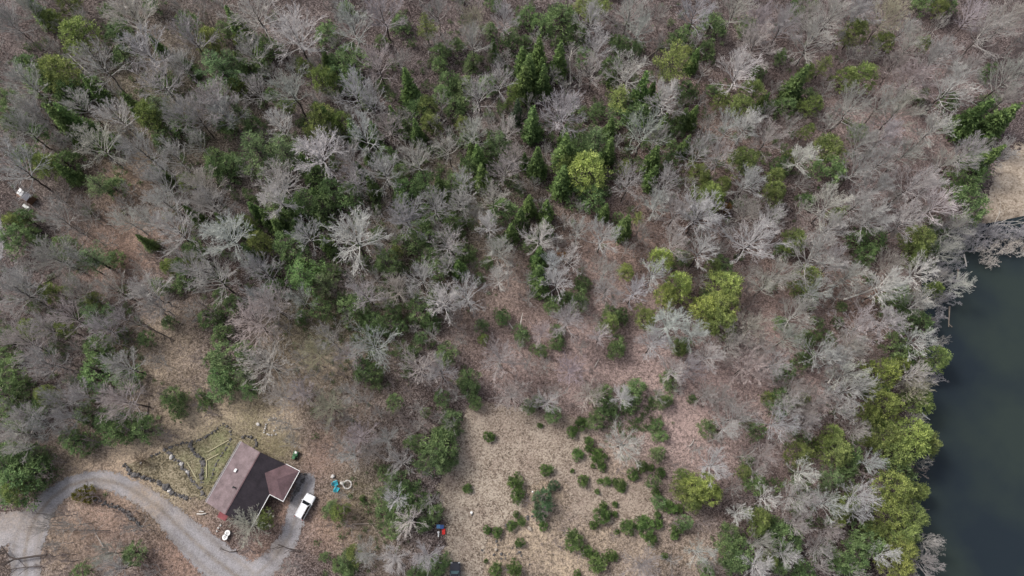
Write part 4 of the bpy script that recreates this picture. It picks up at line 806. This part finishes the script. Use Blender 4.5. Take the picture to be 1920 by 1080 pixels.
# riding mower
c = at(553.5, 853, .5); root = empty('riding_mower', (c.x, c.y, .05), R(-110)); tag(root, 'green riding mower with pale seat above the house corner', 'mower'); gm = mat('mower_green', (.06, .17, .075), .4)
BM().box((.45, 0, .58), (.75, .56, .4), bev=.08).obj('hood', gm, root); BM().box((-.3, 0, .5), (.8, .85, .22), bev=.06).obj('fender', gm, root)
BM().box((-.42, 0, .72), (.36, .42, .12), bev=.04).obj('seat', M['white'], root); BM().box((-.62, 0, .92), (.1, .4, .36), bev=.04).obj('backrest', M['white'], root)
BM().torus((.08, 0, .92), .17, .025).cyl((.14, 0, .6), (.08, 0, .92), .025).obj('steering_wheel', M['black'], root); BM().box((0, 0, .25), (.75, 1.0, .14), bev=.04).obj('mower_deck', gm, root)
for x, r_, w_ in ((.62, .2, .38), (-.42, .29, .42)):
    for sy in (-1, 1): BM().cyl((x, sy*(w_-.1), r_), (x, sy*(w_+.1), r_), r_, n=18).obj('wheel', M['rubber'], root)
# bins by the trees left of the meadow
def bin_(label, px, py, col, sx, sy, h, name, rz=0, cat='bin', grp=None):
    c = at(px, py, h); root = empty(name, (c.x, c.y, gz(c.x, c.y)+.03), rz); tag(root, label, cat, grp); m = mat(name+'_plastic', col, .45)
    b = BM(); b.prism([(-sx/2*.86, 0), (sx/2*.86, 0), (sx/2, h), (-sx/2, h)], -sy/2, sy/2); b.obj('tub', m, root)
    b = BM(); b.box((0, 0, h+.03), (sx+.06, sy+.06, .07), bev=.02); b.box((0, 0, h+.08), (sx*.6, sy*.1, .05), bev=.015); b.obj('lid', m, root)
bin_('left of two blue lidded bins beside the meadow trees', 821.8, 987.2, (.06, .15, .28), .6, .62, .8, 'wheeled_bin', grp='blue bins beside the meadow')
bin_('right of two blue lidded bins beside the meadow trees', 828.6, 987.8, (.03, .07, .2), .6, .62, .8, 'wheeled_bin', grp='blue bins beside the meadow')
bin_('red plastic crate in front of the blue bins', 831.8, 996.5, (.55, .025, .02), .5, .95, .4, 'plastic_crate', cat='crate')
c = at(822, 998, .2); b = BM(); b.cyl((0, 0, 0), (0, 0, .4), .15, .19, n=18); b.torus((0, 0, .4), .19, .02); b.box((0, -.5, .08), (.2, .6, .12), bev=.03)
tag(b.obj('white_pail', M['white'], loc=(c.x, c.y, gz(c.x, c.y)+.05)), 'white pail and scrap below the blue bins', 'pail')
c = at(883.8, 961, .2); b = BM(); b.cyl((0, 0, 0), (0, 0, .34), .16, .2, n=18); b.torus((0, 0, .34), .2, .02)
tag(b.obj('white_pail', M['white'], loc=(c.x, c.y, gz(c.x, c.y)+.05)), 'white pail standing alone on the dry meadow', 'pail')
c = at(998.2, 922, .3); b = BM(); b.cyl((0, 0, 0), (0, 0, .7), .09); b.box((0, 0, .75), (.26, .26, .12), bev=.03)
tag(b.obj('marker_post', M['white'], loc=(c.x, c.y, gz(c.x, c.y))), 'short white post between the meadow junipers', 'post')
# shed far left
c = at(44, 366, 1.8); root = empty('shed', (c.x, c.y, gz(c.x, c.y)), R(-32)); root.scale = (.72, .72, .8); tag(root, 'half hidden shed with white and grey roof panels at the far left', 'shed')
BM().box((0, 0, 1.05), (4.2, 2.2, 2.1)).obj('wall', M['siding'], root)
BM().box((-1.7, .3, 2.32), (.9, 1.7, .1), rot=Euler((.12, 0, 0))).obj('roof_panel', M['white'], root); BM().box((-.7, .2, 2.27), (.9, 1.7, .1), rot=Euler((.12, 0, 0))).obj('roof_panel', mat('grey_sheet', (.42, .42, .42), .6, noise=.2), root)
BM().box((.95, .1, 2.2), (2.2, 2.2, .1), rot=Euler((.1, 0, 0))).obj('roof_panel', mat('tar_sheet', (.13, .13, .15), .8, noise=.4), root); BM().box((1.6, -2.3, .5), (2.2, .9, .5), bev=.1).obj('tarp', mat('pale_tarp', (.55, .55, .52), .6, noise=.25, bump=.4), root)
c = at(378, 964, .3); b = BM(); b.tube([(-.9, .05, .15), (0, 0, .2), (.75, .15, .16)], [.13, .14, .11], 8); b.tube([(-.6, .5, .12), (.3, .45, .15)], [.1, .09], 8)
tag(b.obj('log', M['paleood'], loc=(c.x, c.y, 0.05)), 'pale split logs lying at the lower left house corner', 'log')
# ------------------------------------------------------------ fallen trunks and sticks
def log(label, pts, r, m='wood', z=.15, fork=0, name='fallen_log'):
    P = [at(x, y, z) for x, y in pts]; P = [Vector((p.x, p.y, max(gz(p.x, p.y), -.5)+z)) for p in P]; o_ = P[0].copy(); b = BM(); n = len(P)
    b.tube([p-o_ for p in P], [r*(1-.6*i/(n-1)) for i in range(n)], 7); D = P[-1]-P[0]
    for k in range(fork):
        t = rr.uniform(.35, .95); i = min(int(t*(n-1)), n-2); s_ = P[i].lerp(P[i+1], t*(n-1)-i)-o_
        a = math.atan2(D.y, D.x)+rr.choice((-1, 1))*rr.uniform(.35, .9); l = D.length*rr.uniform(.18, .4)
        e1 = s_+Vector((math.cos(a), math.sin(a), rr.uniform(.1, .5)))*l*.5; e2 = e1+Vector((math.cos(a+rr.uniform(-.5, .5)), math.sin(a+rr.uniform(-.5, .5)), rr.uniform(0, .5)))*l*.5
        b.tube([s_, e1, e2], [r*.45, r*.3, r*.1], 5)
        for q in range(2): a2 = a+rr.uniform(-.9, .9); b.tube([e1, e1+Vector((math.cos(a2), math.sin(a2), .3))*l*.4], [r*.22, r*.08], 4)
    tag(b.obj(name, M[m], loc=o_), label, 'fallen trunk')
TA = lambda ox, oy, L: [(ox+x/3, oy+y/3) for x, y in L]
log('long pale log left of the blue bins under the trees', TA(640, 720, [(65, 788), (130, 786), (195, 785)]), .2, 'wood', fork=1)
log('dark forked tree lying across the drive at the lower left corner', TA(0, 720, [(265, 960), (200, 968), (90, 985), (50, 970), (10, 915)]), .22, 'darkwood', .9, 6)
log('dark branch below the forked tree at the lower left corner', TA(0, 720, [(240, 1025), (150, 1030), (0, 1050)]), .12, 'darkwood', .6, 4)
log('thin dark bough reaching over the drive loop', TA(0, 720, [(620, 825), (420, 822), (150, 808)]), .09, 'darkwood', .7, 5)
log('thin twig across the pale left end of the drive', TA(0, 720, [(300, 742), (240, 730), (160, 725)]), .06, 'darkwood', .4, 2)
log('dark forked bough on the junction of the two drives', TA(0, 720, [(1700, 940), (1620, 925), (1560, 900)]), .12, 'darkwood', .7, 4)
log('thin dark branch pointing into the drive below the lids', TA(0, 720, [(1330, 940), (1290, 945), (1235, 925)]), .09, 'darkwood', .3, 2)
log('pale stick standing out of the drive loop litter', TA(0, 720, [(580, 915), (555, 870), (530, 830)]), .07, 'paleood', .2, 0)
log('dark log among dead leaves above the lawn', TA(0, 720, [(830, 210), (832, 170), (838, 100)]), .14, 'darkwood')
log('white log floating in the pond near the bank', TA(1280, 720, [(1345, 150), (1372, 178), (1400, 200)]), .16, 'white', .06)
log('pale bent stick on the leaf litter right of the meadow', TA(1280, 720, [(38, 350), (55, 332), (64, 310)]), .09, 'paleood')
log('pale crooked stick on open leaf litter above the meadow', TA(640, 360, [(1425, 985), (1435, 965), (1450, 940)]), .1, 'paleood')
log('pale broken trunk leaning beside the dark central evergreens', TA(640, 360, [(1005, 760), (1012, 720), (1020, 680)]), .13, 'paleood', 1.2)
log('second pale broken trunk left of the leaning one', TA(640, 360, [(970, 775), (955, 755), (942, 735)]), .13, 'paleood', .8, 1)
log('long fallen pole in the middle of the centre-left wood', TA(640, 360, [(265, 785), (200, 720), (140, 640), (100, 560)]), .14, 'paleood', .5, 5)
log('fallen pole on litter below the big pinkish tree', TA(640, 0, [(1110, 775), (1130, 750), (1155, 725)]), .12, 'wood')
log('fallen trunk crossing open litter at the upper right of centre', TA(640, 0, [(1710, 335), (1750, 300), (1800, 260)]), .14, 'wood', .2, 2)
log('slanting pale pole in the upper centre wood', TA(640, 0, [(660, 850), (700, 820), (745, 785)]), .12, 'wood')
log('bent white birch trunk beside the tall central spruce', TA(640, 0, [(1290, 470), (1285, 330), (1300, 270), (1335, 245)]), .14, 'paleood', 1., 3)
log('dark fallen trunk on the bare slope at the upper right', TA(1280, 0, [(50, 670), (90, 590), (130, 505)]), .15, 'darkwood', .3, 1)
log('fallen trunk low in the upper right wood', TA(1280, 0, [(1290, 890), (1340, 893), (1390, 898)]), .13, 'wood')
log('white bare branch lying through the upper left wood', TA(0, 0, [(385, 305), (430, 350), (510, 420)]), .12, 'paleood', 3., 2)
log('dark trunk lying in the clearing at the far left', TA(0, 360, [(410, 185), (500, 240), (600, 305)]), .17, 'darkwood', .3, 1)
log('dark trunk lying above the first in the left clearing', TA(0, 360, [(520, 115), (580, 160), (645, 205)]), .15, 'darkwood', .3)
log('pair of dark trunks lying in the lower left clearing', TA(0, 360, [(770, 720), (870, 780), (980, 835)]), .2, 'darkwood', .3, 3)
log('long dark trunk below the right of the left clearings', TA(0, 360, [(905, 670), (960, 710), (1030, 750)]), .16, 'darkwood', .3, 2)
log('dark trunk ending beside the pinkish round tree', TA(0, 360, [(1120, 620), (1200, 680), (1300, 750)]), .18, 'darkwood', .4, 3)
log('thin dark pole in the lowest left clearing', TA(0, 360, [(310, 940), (380, 965), (450, 985)]), .12, 'darkwood')
log('short dark pole beside the lower left evergreens', TA(0, 360, [(395, 845), (440, 870), (505, 895)]), .14, 'darkwood', .3, 1)
log('light pole slanting in the left middle clearing', TA(0, 360, [(240, 515), (290, 485), (340, 455)]), .12, 'wood')
log('dead pale tree fallen into the cove of the pond', TA(1280, 360, [(1450, 330), (1560, 270), (1660, 228), (1830, 150)]), .11, 'paleood', .5, 9)
log('long pale trunk lying level along the marsh edge', TA(1280, 360, [(1610, 250), (1640, 232), (1800, 232), (1960, 228)]), .09, 'paleood', .4, 8)
log('pale branching dead tree reaching over the pond', TA(1280, 360, [(1440, 520), (1500, 490), (1560, 490), (1660, 530)]), .15, 'paleood', 1., 9)
log('stub of a pale trunk standing in the cove', TA(1280, 360, [(1590, 345), (1600, 380), (1606, 415)]), .18, 'paleood', .2)
log('tan sunken trunk in the cove of the pond', TA(1280, 360, [(1560, 425), (1557, 455), (1552, 480)]), .22, 'wood', .03)
log('brown sunken trunk pointing down into the pond', TA(1280, 360, [(1510, 640), (1508, 690), (1505, 755)]), .16, 'wood', .05, 2)
log('white leaning birch limbs on the right wood edge', TA(1280, 360, [(905, 605), (1010, 570), (1100, 535), (1170, 460)]), .17, 'paleood', 5., 7)
log('white birch limbs reaching towards the pond', TA(1280, 360, [(1270, 660), (1320, 620), (1400, 590)]), .15, 'paleood', 5., 6)
log('white forked limbs above the yellow-green cedars', TA(1280, 360, [(820, 1075), (870, 1000), (950, 975)]), .15, 'paleood', 5., 6)
# shoreline brush: pale reeds and twigs at the head of the pond
items = []
def scat(poly, n, k0, k1):
    P = np.array(poly, float); lo, hi = P.min(0), P.max(0); got = 0
    while got < n:
        q = rng.uniform(lo, hi)
        if poly_sd(q[:1], q[1:], P)[0] < 0: continue
        p = at(q[0], q[1], .3); k = rng.uniform(k0, k1); items.append((p.x, p.y, max(gz(p.x, p.y), -.6), rng.uniform(0, 6.3), k*1.5, k, rng.integers(6))); got += 1
scat([(1822, 470), (1870, 450), (1960, 438), (1960, 470), (1880, 488), (1858, 502), (1835, 498)], 75, .3, .62)
o = bpy.data.objects.new('shoreline_reeds', stuff_mesh(items, sv, 'shoreline_reeds', mat('pale_reed', (.66, .60, .54), .9, noise=.3, scale=.5))); link(o); tag(o, 'pale dry reeds and brush growing out of the pond head', 'reeds', kind='stuff')
items = []
scat([(1745, 420), (1810, 425), (1870, 430), (1920, 425), (1920, 450), (1850, 462), (1800, 480), (1795, 520), (1770, 580), (1750, 600), (1745, 500)], 130, .4, .95); scat([(1738, 590), (1758, 590), (1756, 720), (1740, 720)], 30, .4, .7)
o = bpy.data.objects.new('shoreline_brush', stuff_mesh(items, sv, 'shoreline_brush', mat('grey_brush', (.42, .40, .41), .9, noise=.3, scale=.5))); link(o); tag(o, 'grey leafless brush standing in the water along the bank', 'brush', kind='stuff')
